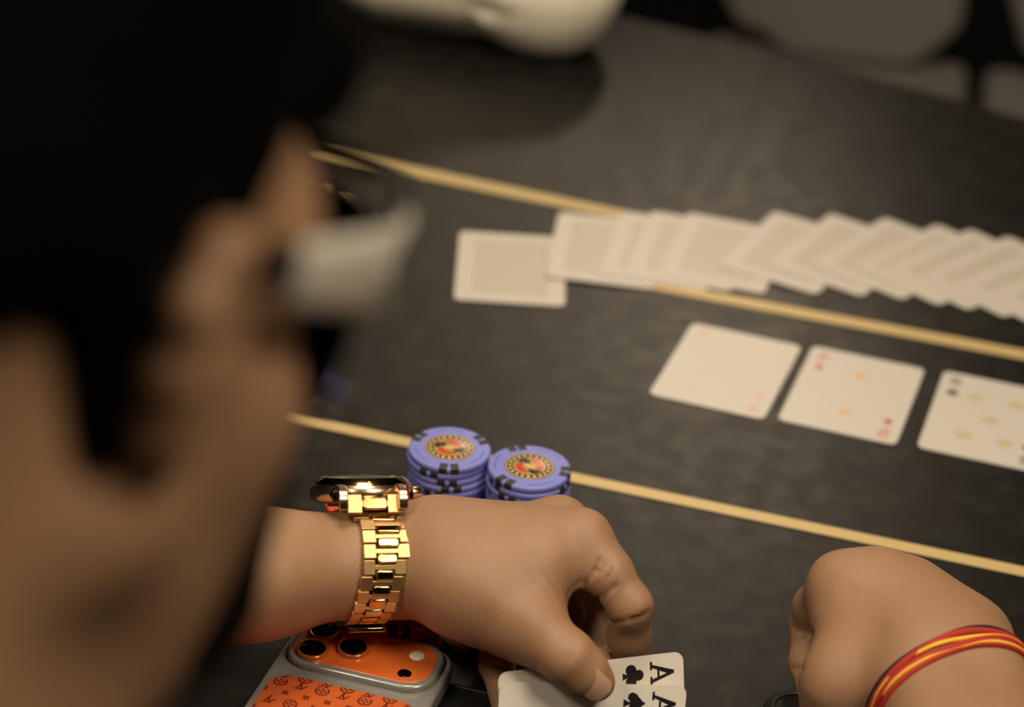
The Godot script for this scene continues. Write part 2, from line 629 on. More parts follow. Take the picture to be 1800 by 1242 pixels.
func table() -> void:
	var t := thing("card_table", "large dark grey cloth poker table with gold betting lines", "table")
	var o := PackedVector2Array()
	var far := []
	for i in 25:
		var s := lerpf(-1.0, 1.05, i / 24.0)
		far.append(Vector2(s, 0.645 - 0.15 * maxf(s, 0.0) - 0.2 * maxf(s, 0.0) * maxf(s, 0.0) - 0.3 * pow(maxf(-s - 0.4, 0.0), 2)))
	for q in far:
		o.append(q)
	for q in [Vector2(1.17, 0.2), Vector2(1.22, 0.1), Vector2(1.2, -0.05), Vector2(1.1, -0.2), Vector2(0.95, -0.29), Vector2(0.75, -0.33), Vector2(-0.75, -0.33), Vector2(-0.95, -0.29), Vector2(-1.1, -0.15), Vector2(-1.17, 0.05), Vector2(-1.15, 0.3), Vector2(-1.08, 0.45)]:
		o.append(q)
	var w := PackedVector2Array()
	for q in o:
		var p := tb(q.x, q.y)
		w.append(Vector2(p.x, p.z))
	put("cloth_top", slab_mesh(w, -0.035, 0.0, 0.004), M.felt, t)
	var skirt := PackedVector2Array()
	for q in o:
		var p := tb(0.02 + (q.x - 0.02) * 0.93, 0.15 + (q.y - 0.15) * 0.9)
		skirt.append(Vector2(p.x, p.z))
	put("apron", slab_mesh(skirt, -0.12, -0.036, 0.004), M.wood, t)
	for s in [-0.75, 0.75]:
		var leg := MB.new()
		leg.lathe([Vector2(0, 0.62), Vector2(0.05, 0.62), Vector2(0.06, 0.5), Vector2(0.045, 0.3), Vector2(0.06, 0.05), Vector2(0.2, 0.02), Vector2(0.2, 0.0), Vector2(0, 0.0)], 24)
		var p := tb(s, 0.15)
		put("leg", leg.mesh(), M.wood, t, Transform3D(Basis(), Vector3(p.x, FLOOR_Y + 0.001, p.z)))
	# printed gold lines and lettering
	var l1 := put("gold_line", strip([at(556, 266, 0), at(700, 296, 0), at(900, 338, 0), at(1060, 371, 0), at(1150, 389, 0)], 0.0147, 0.011), M.goldline, t)
	l1.set_meta("label", "upper gold stripe ending under the fanned cards")
	var l2 := put("gold_line", strip([at(1130, 498, 0), at(1400, 549, 0), at(1600, 586, 0), at(1900, 643, 0), at(2400, 738, 0)], 0.0105, 0.012), M.goldline, t)
	l2.set_meta("label", "gold stripe coming out from under the fanned cards")
	var l3 := put("gold_line", strip([at(498, 731, 0), at(900, 817, 0), at(1300, 901, 0), at(1900, 1026, 0), at(2600, 1172, 0)], 0.0085, 0.0085), M.goldline, t)
	l3.set_meta("label", "lower gold betting stripe behind the chips and hands")
	for gl in [["s", 604, 351, 0.021], ["A", 566, 339, 0.016], ["V", 520, 331, 0.018]]:
		var tm := TextMesh.new()
		var sf := SystemFont.new()
		sf.font_names = PackedStringArray(["Droid Serif"])
		sf.font_weight = 700
		sf.font_italic = true
		tm.font = sf
		tm.text = gl[0]
		tm.font_size = 64
		tm.depth = 0.0004
		tm.pixel_size = 0.00036
		var p := at(gl[1], gl[2], 0.0002)
		var ang := atan2(TL.z, TL.x)
		var m := put("gold_letter", tm, M.goldline, t, Transform3D(Basis(Vector3.UP, -ang) * Basis(Vector3.RIGHT, -PI / 2), p))
		m.set_meta("label", "gold printed letter on the table cloth")


# ------------------------------------------------------------------ grey chairs beyond the table
func chairs() -> void:
	var y0 := -0.30
	var p0 := at(1330, 95, y0)
	var p1 := at(1800, 155, y0)
	var along := (p1 - p0).normalized()
	var away := Vector3(along.z, 0, -along.x)
	if away.z > 0: away = -away
	var pl := Plane(away, p0)
	var specs := [
		[[[1325, 95], [1612, 131], [1652, 70], [1702, 0]], [1266, 0], "grey padded chair across the table, nearest the cream sleeve"],
		[[[1822, 155], [2100, 190], [2150, 120], [2210, 40]], [1772, 0], "grey padded chair at the far right edge of the view"],
	]
	for sp in specs:
		var bl := _on(pl, sp[0][0])
		var br := _on(pl, sp[0][1])
		var tr := _on(pl, sp[0][3])
		var tl := _on(pl, sp[1])
		var mid := (bl + br) / 2
		var fx := Transform3D(Basis(along, Vector3.UP, -away), Vector3(mid.x, y0, mid.z))
		var iv := fx.affine_inverse()
		var b0 := (iv * bl).x
		var b1 := (iv * br).x
		var t0 := (iv * tl).x
		var t1 := (iv * tr).x
		var hh := (iv * tl).y
		var t := thing("chair", sp[2], "chair", fx, "grey chairs across the table")
		var o := PackedVector2Array()
		# outline in (x, height): tapers to the seat with rounded corners, widens and closes in a round top
		var cx := (b0 + b1) / 2
		o.append(Vector2(b0 + 0.03, 0.0))
		o.append(Vector2(b1 - 0.012, 0.0))
		o.append(Vector2(b1, 0.008))
		o.append(Vector2(lerpf(b1, t1, 0.42), hh * 0.42))
		o.append(Vector2(t1, hh))
		o.append(Vector2(t1, 0.42))
		var ww := (t1 - t0) / 2
		var tc := (t0 + t1) / 2
		for i in 13:
			var a := PI * i / 12.0
			o.append(Vector2(tc + cos(a) * (ww - 0.004), 0.50 + sin(a) * 0.16))
		o.append(Vector2(t0, 0.42))
		o.append(Vector2(t0, hh))
		o.append(Vector2(lerpf(b0, t0, 0.55), hh * 0.45))
		o.append(Vector2(b0 + 0.004, 0.02))
		var mb := MB.new()
		mb.slab(o, 0.0, 0.05, 0.016, Transform3D(Basis(Vector3.RIGHT, Vector3.BACK, Vector3.UP), Vector3(0, 0, -0.05)))
		put("backrest", mb.mesh(), M.grey, t)
		var sx := 0.5
		var seat := MB.new()
		seat.slab(rrect(b1 - b0 + 0.108, 0.44, 0.02), -0.07, 0.0, 0.014, Transform3D(Basis(), Vector3(cx, 0, 0.16)))
		put("seat", seat.mesh(), M.grey, t)
		for q in [[-1, -1], [1, -1], [-1, 1], [1, 1]]:
			var lg := MB.new()
			lg.lathe([Vector2(0, 0.0), Vector2(0.016, 0.0), Vector2(0.011, -0.388), Vector2(0, -0.388)], 12)
			put("leg", lg.mesh(), M.black, t, Transform3D(Basis(), Vector3(cx + q[0] * 0.1, -0.071, 0.16 + q[1] * 0.16)))


func _on(pl: Plane, px: Array) -> Vector3:
	var d := ray(px[0], px[1])
	return pl.intersects_ray(CAM, d)


# ------------------------------------------------------------------ drawing card faces
func fill_poly(im: Image, poly: PackedVector2Array, c: Color) -> void:
	var lo := poly[0]
	var hi := poly[0]
	for p in poly:
		lo = lo.min(p); hi = hi.max(p)
	for y in range(maxi(0, int(lo.y)), mini(im.get_height(), int(hi.y) + 2)):
		for x in range(maxi(0, int(lo.x)), mini(im.get_width(), int(hi.x) + 2)):
			if Geometry2D.is_point_in_polygon(Vector2(x + 0.5, y + 0.5), poly): im.set_pixel(x, y, c)


func disc(im: Image, c: Vector2, r: float, col: Color) -> void:
	for y in range(maxi(0, int(c.y - r)), mini(im.get_height(), int(c.y + r) + 2)):
		for x in range(maxi(0, int(c.x - r)), mini(im.get_width(), int(c.x + r) + 2)):
			if Vector2(x + 0.5, y + 0.5).distance_to(c) < r: im.set_pixel(x, y, col)


func place_poly(im: Image, unit: Array, o: Vector2, s: Vector2, c: Color, flip := 1.0) -> void:
	var p := PackedVector2Array()
	for q in unit:
		p.append(o + Vector2(q[0] * s.x, q[1] * s.y) * flip)
	fill_poly(im, p, c)


# suits are drawn round o, s wide and high, y down; flip -1 turns them over
func suit(im: Image, which: String, o: Vector2, s: float, c: Color, flip := 1.0) -> void:
	if which == "club":
		disc(im, o + Vector2(0, -0.24) * s * flip, s * 0.25, c)
		disc(im, o + Vector2(-0.26, 0.1) * s * flip, s * 0.25, c)
		disc(im, o + Vector2(0.26, 0.1) * s * flip, s * 0.25, c)
		place_poly(im, [[-0.06, -0.1], [0.06, -0.1], [0.06, 0.25], [0.17, 0.5], [-0.17, 0.5], [-0.06, 0.25]], o, Vector2(s, s), c, flip)
		disc(im, o + Vector2(0, 0.02) * s * flip, s * 0.12, c)
	elif which == "spade":
		place_poly(im, [[0, -0.52], [0.12, -0.34], [0.42, -0.06], [0.5, 0.12], [0.42, 0.3], [0.24, 0.34], [0.06, 0.2], [-0.06, 0.2], [-0.24, 0.34], [-0.42, 0.3], [-0.5, 0.12], [-0.42, -0.06], [-0.12, -0.34]], o, Vector2(s, s), c, flip)
		place_poly(im, [[-0.05, 0.1], [0.05, 0.1], [0.07, 0.3], [0.19, 0.52], [-0.19, 0.52], [-0.07, 0.3]], o, Vector2(s, s), c, flip)
	elif which == "diamond":
		place_poly(im, [[0, -0.52], [0.4, 0], [0, 0.52], [-0.4, 0]], o, Vector2(s, s), c, flip)
	else:
		place_poly(im, [[0, 0.5], [-0.3, 0.12], [-0.48, -0.12], [-0.46, -0.34], [-0.28, -0.46], [-0.1, -0.4], [0, -0.22], [0.1, -0.4], [0.28, -0.46], [0.46, -0.34], [0.48, -0.12], [0.3, 0.12]], o, Vector2(s, s), c, flip)


func glyph(im: Image, which: String, o: Vector2, s: Vector2, c: Color, flip := 1.0) -> void:   # o is the middle
	var parts := []
	match which:
		"A":
			parts = [[[-0.07, -0.5], [0.07, -0.5], [0.13, -0.36], [-0.28, 0.46], [-0.42, 0.46]], [[-0.07, -0.5], [0.07, -0.5], [0.45, 0.46], [0.28, 0.46]], [[-0.26, 0.1], [0.26, 0.1], [0.3, 0.2], [-0.3, 0.2]], [[-0.54, 0.4], [-0.16, 0.4], [-0.16, 0.5], [-0.54, 0.5]], [[0.14, 0.4], [0.54, 0.4], [0.54, 0.5], [0.14, 0.5]]]
		"2":
			parts = [[[-0.4, -0.2], [-0.4, -0.35], [-0.2, -0.5], [0.2, -0.5], [0.4, -0.35], [0.4, -0.1], [-0.15, 0.36], [0.4, 0.36], [0.4, 0.5], [-0.42, 0.5], [-0.42, 0.34], [0.22, -0.14], [0.22, -0.3], [0.1, -0.37], [-0.1, -0.37], [-0.22, -0.28], [-0.22, -0.2]]]
		"5":
			parts = [[[-0.36, -0.5], [0.36, -0.5], [0.36, -0.36], [-0.2, -0.36], [-0.22, -0.12], [0.2, -0.12], [0.4, 0.05], [0.4, 0.34], [0.2, 0.5], [-0.2, 0.5], [-0.4, 0.34], [-0.4, 0.2], [-0.22, 0.2], [-0.1, 0.37], [0.1, 0.37], [0.22, 0.25], [0.22, 0.1], [0.1, 0.02], [-0.4, 0.02]]]
		"9":
			parts = [[[0.0, -0.5], [0.25, -0.45], [0.4, -0.25], [0.4, 0.15], [0.28, 0.42], [0.0, 0.5], [-0.3, 0.44], [-0.3, 0.3], [0.0, 0.37], [0.15, 0.3], [0.22, 0.05], [0.0, 0.1], [-0.28, 0.04], [-0.4, -0.15], [-0.38, -0.32], [-0.22, -0.46]]]
	for p in parts:
		place_poly(im, p, o, s, c, flip)


func face(rank: String, which: String, ink: Color, pip: Color, spots: Array, big: float, paper := Color(0.785, 0.75, 0.70)) -> StandardMaterial3D:
	var im := Image.create(512, 716, false, Image.FORMAT_RGB8)
	im.fill(paper)
	var px := 512 / 63.5
	for f in [1.0, -1.0]:
		var mid := Vector2(256, 358)
		var io := Vector2(-256 + 8.2 * px, -358 + lerpf(9.5, 13.0, clampf(big * 4.0 - 3.0, 0, 1)) * px)
		glyph(im, rank, mid + io * f, Vector2(9.6, 10.8) * px * big, ink, f)
		suit(im, which, mid + (io + Vector2(0, 13.0 * px)) * f, 9.6 * px * big, ink, f)
	for s in spots:
		suit(im, which, Vector2(256 + s[0] * px, 358 + s[1] * px), s[2] * px, pip, -1.0 if s[1] > 1.0 else 1.0)
	if rank == "9":
		glyph(im, "9", Vector2(256 - 17 * px, 358 - 30 * px), Vector2(4, 6) * px, pip)
	var m := mat(Color.WHITE, 0.42)
	m.albedo_texture = ImageTexture.create_from_image(im)
	m.clearcoat_enabled = true
	m.clearcoat = 0.15
	m.clearcoat_roughness = 0.35
	return m


func back_material() -> StandardMaterial3D:
	var im := Image.create(256, 358, false, Image.FORMAT_RGB8)
	im.fill(srgb(201, 191, 177))
	im.fill_rect(Rect2i(42, 44, 172, 270), srgb(170, 158, 141))
	im.fill_rect(Rect2i(46, 48, 164, 262), srgb(191, 181, 163))
	for y in range(52, 306):
		for x in range(50, 206):
			var q := Vector2(x - 128, y - 179)
			var w := sin(x * 0.7) * sin(y * 0.7) + 0.7 * sin(q.length() * 0.35)
			if w > 0.35: im.set_pixel(x, y, srgb(184, 173, 154))
	var m := mat(Color.WHITE, 0.42)
	m.albedo_texture = ImageTexture.create_from_image(im)
	return m


const CW := 0.0635
const CH := 0.0889


func card_mesh() -> ArrayMesh:
	return slab_mesh(rrect(CW, CH, 0.0042, 5), 0.0, 0.0003, 0.0001, Vector2(CW, CH))


func lay(called: String, mesh: Mesh, m: Material, middle: Vector3, ang: float, y: float, label: String, group := "") -> MeshInstance3D:
	var o := put(called, mesh, m, self, Transform3D(Basis(Vector3.UP, -ang), Vector3(middle.x, y, middle.z)))
	tag(o, label, "playing card", group)
	return o


func cards() -> void:
	var mesh := card_mesh()
	var red := srgb(196, 60, 44)
	var blk := srgb(26, 26, 24)
	var gold := srgb(222, 196, 140)
	var nine := []
	for q in [[-11, -26], [11, -26], [-11, -9], [11, -9], [0, 0], [-11, 9], [11, 9], [-11, 26], [11, 26]]:
		nine.append([q[0], q[1], 7.5])
	var f9 := face("9", "diamond", srgb(206, 166, 150), srgb(204, 186, 154), nine, 0.75)
	var f2 := face("2", "diamond", red, srgb(208, 172, 130), [[0, -21, 10.5], [0, 21, 10.5]], 0.75)
	var f5 := face("5", "spade", blk, srgb(184, 176, 132), [[-11, -22, 9.5], [11, -22, 9.5], [0, 0, 9.5], [-11, 22, 9.5], [11, 22, 9.5]], 0.75)
	lay("playing_card", mesh, f9, Vector3(0.1178, 0, -1.1439), 0.3021, 0.0002, "face-up red nine, leftmost of the three board cards", "face-up board cards")
	lay("playing_card", mesh, f2, Vector3(0.1853, 0, -1.1267), 0.2904, 0.0002, "face-up red two, middle of the three board cards", "face-up board cards")
	var d3 := Vector3(0.1853 - 0.1178, 0, 0.0172)
	lay("playing_card", mesh, f5, Vector3(0.1853, 0, -1.1267) + d3 * 1.06, 0.285, 0.0002, "face-up black five cut by the right edge of the photo", "face-up board cards")
	var back := back_material()
	lay("playing_card", mesh, back, Vector3(-0.0041, 0, -1.2487), -0.0143, 0.0002, "face-down card lying apart at the left of the fanned deck")
	# the fan: left top corner, left bottom corner, right bottom corner of each card in pixels
	var fan := [
		[[981, 373], [957, 491], [1152, 512]], [[1092, 368], [1052, 487], [1243, 516]], [[1160, 364], [1090, 488], [1290, 516]],
		[[1228, 366], [1150, 490], [1340, 519]], [[1345, 367], [1264, 470], [1440, 529]], [[1440, 373], [1352, 468], [1515, 531]],
		[[1535, 378], [1430, 468], [1588, 538]], [[1632, 389], [1502, 472], [1648, 547]], [[1682, 397], [1560, 478], [1696, 556]],
		[[1750, 411], [1622, 489], [1762, 568]], [[1800, 424], [1690, 505], [1812, 587]], [[1868, 444], [1752, 521], [1868, 606]],
	]
	var which := ["first card", "second card", "third card", "fourth card", "fifth card", "sixth card", "seventh card", "eighth card", "ninth card", "tenth card", "eleventh card", "twelfth card", "thirteenth card", "fourteenth card", "fifteenth card"]
	for i in fan.size():
		var a := at(fan[i][0][0], fan[i][0][1], 0)
		var b := at(fan[i][1][0], fan[i][1][1], 0)
		var c := at(fan[i][2][0], fan[i][2][1], 0)
		var dn := (b - a).normalized()
		var rt := (c - b).normalized()
		var ax := (rt + Vector3(dn.z, 0, -dn.x)).normalized()
		var ay := Vector3(-ax.z, 0, ax.x)
		var mid := (b + ax * CW / 2 - ay * CH / 2) * 0.6 + (a + ax * CW / 2 + ay * CH / 2) * 0.2 + (c - ax * CW / 2 - ay * CH / 2) * 0.2
		var ang := atan2(ax.z, ax.x)
		var o := lay("playing_card", mesh, back, mid, ang, 0.0011, "face-down cream-bordered card, %s of the fan counted from the lone card" % which[i], "face-down fanned deck")
		# each card leans on the one before it
		o.transform.basis = Basis(ay, deg_to_rad(-1.15)) * o.transform.basis
	hole_cards()


# the two aces: top edge lifted, the rest bent away under the fingers
func bent_card(tl: Vector3, tr: Vector3, up_len: float, bend_r: float, m: Material, label: String) -> void:
	var x := (tr - tl).normalized()             # along the long edge, to the right
	var away := Vector3(x.z, 0, -x.x).normalized()
	if away.z > 0: away = -away
	var down := Vector3(0, -0.92, 0.39)
	down = (down - x * down.dot(x)).normalized()
	var mid := (tl + tr) / 2
	var prof := []       # (point offset, normal) down the short side
	var ss := PackedFloat32Array([0.0, 0.0003, 0.0007, 0.0012, 0.0019, 0.0028, 0.0042])
	for i in range(1, 23):
		ss.append(lerpf(0.0042, CW - 0.0042, i / 22.0))
	for q in [0.0028, 0.0019, 0.0012, 0.0007, 0.0003, 0.0]:
		ss.append(CW - q)
	var n := ss.size() - 1
	var nrm0 := x.cross(down).normalized()
	if nrm0.dot(CAM - mid) < 0: nrm0 = -nrm0
	var pos := Vector3.ZERO
	for i in n + 1:
		var s := ss[i]
		var th := clampf((s - up_len) / bend_r, 0.0, 1.42)
		var dir := down * cos(th) - nrm0 * sin(th)
		var nn := nrm0 * cos(th) + down * sin(th)
		prof.append([pos, nn])
		if i < n: pos += dir * (ss[i + 1] - s)
	var mb := MB.new()
	var nx := 34
	var r := 0.0042
	for side in [0.0, 1.0]:
		var grid := []
		for i in n + 1:
			var row := PackedInt32Array()
			var s := ss[i]
			var e := minf(s, CW - s)
			var cut := (CH - 0.0825) / 2
			if e < r: cut += r - sqrt(maxf(r * r - (r - e) * (r - e), 0.0))
			for j in nx + 1:
				var u := lerpf(-CH / 2 + cut, CH / 2 - cut, float(j) / nx)
				var p: Vector3 = mid + x * u + prof[i][0] - prof[i][1] * 0.0003 * side
				var nn: Vector3 = prof[i][1] * (1.0 - 2.0 * side)
				# portrait texture: its top is on the right, its left side is the lifted edge
				row.append(mb.vert(p, nn, Vector2(s / CW, 0.5 - u / CH) if side == 0.0 else Vector2(0.02, 0.02)))
			grid.append(row)
		for i in n:
			for j in nx:
				mb.quad(grid[i][j], grid[i][j + 1], grid[i + 1][j + 1], grid[i + 1][j])
	var o := put("playing_card", mb.mesh(), m)
	tag(o, label, "playing card", "hole cards held by the left hand")


func hole_cards() -> void:
	var blk := srgb(24, 24, 22)
	var fc := face("A", "club", blk, blk, [[0, 0, 20]], 1.0, srgb(232, 222, 206))  # both aces painted lighter than the other cards to make up for light
	var fs := face("A", "spade", blk, blk, [[0, 0, 26]], 1.0, srgb(232, 222, 206))
	bent_card(dp(883, 1181, 0.997), dp(1193, 1145, 1.019), 0.026, 0.004, fc, "ace of clubs, rear and higher of the two cards under the thumb")
	bent_card(dp(888, 1198, 0.9940), dp(1200, 1204, 1.0152), 0.012, 0.004, fs, "ace of spades, front and lower of the two cards under the thumb")


# ------------------------------------------------------------------ chips
const CR := 0.0195
const CT := 0.0033


func chip_proto(base: Color, inlay_m: Material, spot_m: Material) -> Node3D:
	var im := Image.create(512, 512, false, Image.FORMAT_RGB8)
	im.fill(base)
	for g in 3:
		for k in range(-3, 4):
			if k == 0 and g == 1: continue
			var a := deg_to_rad(g * 120.0 + 60.0 + k * 6.5)
			disc(im, Vector2(256, 256) + Vector2(cos(a), sin(a)) * 214, 6.5, base * Color(0.45, 0.45, 0.52))
	var m := mat(Color.WHITE, 0.5)
	m.albedo_texture = ImageTexture.create_from_image(im)
	var o := Node3D.new()
	put("body", lathe_mesh([Vector2(0, CT), Vector2(0.0185, CT), Vector2(0.0192, CT - 0.0002), Vector2(0.0195, CT - 0.0006), Vector2(0.0195, 0.0006), Vector2(0.0192, 0.0002), Vector2(0.0185, 0), Vector2(0, 0)], 72, CR), m, o)
	put("inlay", lathe_mesh([Vector2(0, CT + 0.00012), Vector2(0.0116, CT + 0.00012), Vector2(0.0118, CT)], 48, 0.0118), inlay_m, o)
	var sp := MB.new()
	var hw := 0.105
	var ri := 0.0148
	var ro := 0.01955
	var prof := [Vector2(ri, CT + 0.00005), Vector2(0.0186, CT + 0.00005), Vector2(0.01935, CT - 0.0002), Vector2(ro, CT - 0.0006), Vector2(ro, 0.0006), Vector2(0.0193, 0.0001), Vector2(ri, 0.0001)]
	for j in prof.size() - 1:
		var d: Vector2 = (prof[j + 1] - prof[j]).normalized()
		var nn := Vector2(-d.y, d.x)
		for i in 4:
			var ids := []
			for q in [[j, i], [j, i + 1], [j + 1, i + 1], [j + 1, i]]:
				var half: float = hw * CR * 0.5 / maxf(prof[q[0]].x, 0.0001) * 1.9
				var a := lerpf(-half, half, q[1] / 4.0)
				ids.append(sp.vert(Vector3(cos(a) * prof[q[0]].x, prof[q[0]].y, sin(a) * prof[q[0]].x), Vector3(cos(a) * nn.x, nn.y, sin(a) * nn.x)))
			sp.quad(ids[0], ids[1], ids[2], ids[3])
	var sm := sp.mesh()
	for g in 3:
		for s in [-1, 1]:
			put("edge_spot", sm, spot_m, o, Transform3D(Basis(Vector3.UP, -deg_to_rad(g * 120.0 + s * 8.5)), Vector3.ZERO))
	return o


func emblem() -> StandardMaterial3D:
	var n := 384
	var im := Image.create(n, n, false, Image.FORMAT_RGB8)
	var gold := srgb(206, 158, 84)
	var dark := srgb(44, 38, 30)
	var red := srgb(196, 66, 40)
	var c := Vector2(n / 2.0, n / 2.0)
	im.fill(dark)
	for y in n:
		for x in n:
			var q := (Vector2(x + 0.5, y + 0.5) - c) / (n / 2.0)
			var r := q.length()
			var a := q.angle()
			var col := dark
			if r > 0.9 and r < 0.97: col = gold
			elif r > 0.66 and r <= 0.9:
				col = dark
				var k := roundf(a / TAU * 20.0) / 20.0 * TAU
				if (q - Vector2(cos(k), sin(k)) * 0.785).length() < 0.065: col = srgb(232, 208, 150)
			elif r > 0.62 and r <= 0.66: col = gold
			elif r <= 0.62:
				col = srgb(176, 140, 84)
				var sw := sin(2.0 * a + 2.6 * r - 0.5)
				if r > 0.28 and r < 0.56 and sw > 0.0: col = red
				elif r > 0.22 and sw < -0.72: col = dark
				elif r > 0.4 and r < 0.46: col = dark
				if absf(q.x) < 0.05 and r < 0.2: col = srgb(220, 190, 120)
			im.set_pixel(x, y, col)
	var m := mat(Color.WHITE, 0.35)
	m.albedo_texture = ImageTexture.create_from_image(im)
	return m


func stack(proto: Node3D, count: int, where: Vector3, top_turn: float, named: Array, group: String) -> void:
	# named: label of the top chip, label of the lower chips
	for i in count:
		var top := i == count - 1
		var o := proto.duplicate()
		o.name = numbered("casino_chip")
		add_child(o)
		var j := Vector3.ZERO if top else Vector3(rng.randf_range(-1, 1), 0, rng.randf_range(-1, 1)) * 0.0007
		var turn := top_turn if top else rng.randf_range(0, TAU)
		o.transform = Transform3D(Basis(Vector3.UP, turn), Vector3(where.x, where.y + i * (CT + 0.00008) + 0.0002, where.z) + j)
		var up := count - 1 - i
		var label: String = named[0] if top else (named[1] % ordinal(up))
		tag(o, label, "chip", group)


func ordinal(k: int) -> String:
	return ["first", "second", "third", "fourth", "fifth", "sixth", "seventh", "eighth", "ninth", "tenth", "eleventh", "twelfth", "thirteenth", "fourteenth", "fifteenth", "sixteenth", "seventeenth"][k - 1]


func chips() -> void:
	var em := emblem()
	var spot := mat(srgb(44, 42, 26), 0.5)
	var blue := chip_proto(srgb(124, 128, 200), em, spot)
	var red := chip_proto(srgb(206, 70, 44), em, mat(srgb(34, 20, 18), 0.5))
	var yellow := chip_proto(srgb(196, 168, 64), em, mat(srgb(34, 30, 18), 0.5))
	var hl := 13
	stack(blue, hl, Vector3(-0.0263, 0.0, -0.9694), deg_to_rad(-88), ["blue chip with round emblem on top of the taller stack, left of the pair", "blue chip, %s below the top one in the taller left stack"], "left stack of blue chips")
	stack(blue, hl, Vector3(0.0119, 0.0, -0.9574), deg_to_rad(-128), ["blue chip with round emblem on top of the right stack of the pair", "blue chip, %s below the top one in the right-hand blue stack"], "right stack of blue chips")
	var pr := at(647, 876, 0.042)
	stack(red, 12, Vector3(pr.x, 0, pr.z), 0.4, ["red chip on top of the red stack behind the wristwatch", "red chip, %s below the top one in the stack behind the watch"], "red chips behind the watch")
	var p2 := at(700, 1092, 0.012)
	stack(red, 6, Vector3(p2.x, 0, p2.z), deg_to_rad(-85), ["red chip on top of the low stack beside the phone", "red chip, %s below the top one in the low stack by the phone"], "low red stack by the phone")
	var p3 := at(834, 1108, 0.0)
	stack(yellow, 1, Vector3(p3.x, 0, p3.z), deg_to_rad(-80), ["yellow chip lying alone on the cloth under the left hand", ""], "")
	var pk := at(1404, 1260, 0.004)
	var gd := thing("card_weight", "small round black weight half hidden under the right fist", "card weight", Transform3D(Basis(), Vector3(pk.x, 0.0002, pk.z)))
	put("body", lathe_mesh([Vector2(0, 0.008), Vector2(0.013, 0.008), Vector2(0.0155, 0.0065), Vector2(0.0162, 0.004), Vector2(0.0155, 0.0012), Vector2(0.0145, 0), Vector2(0, 0)], 48), M.black, gd)
	put("rim", lathe_mesh([Vector2(0.0105, 0.0082), Vector2(0.0112, 0.0088), Vector2(0.0122, 0.0088), Vector2(0.0130, 0.0081)], 48), M.rail, gd)
	for o in [blue, red, yellow]:
		o.free()


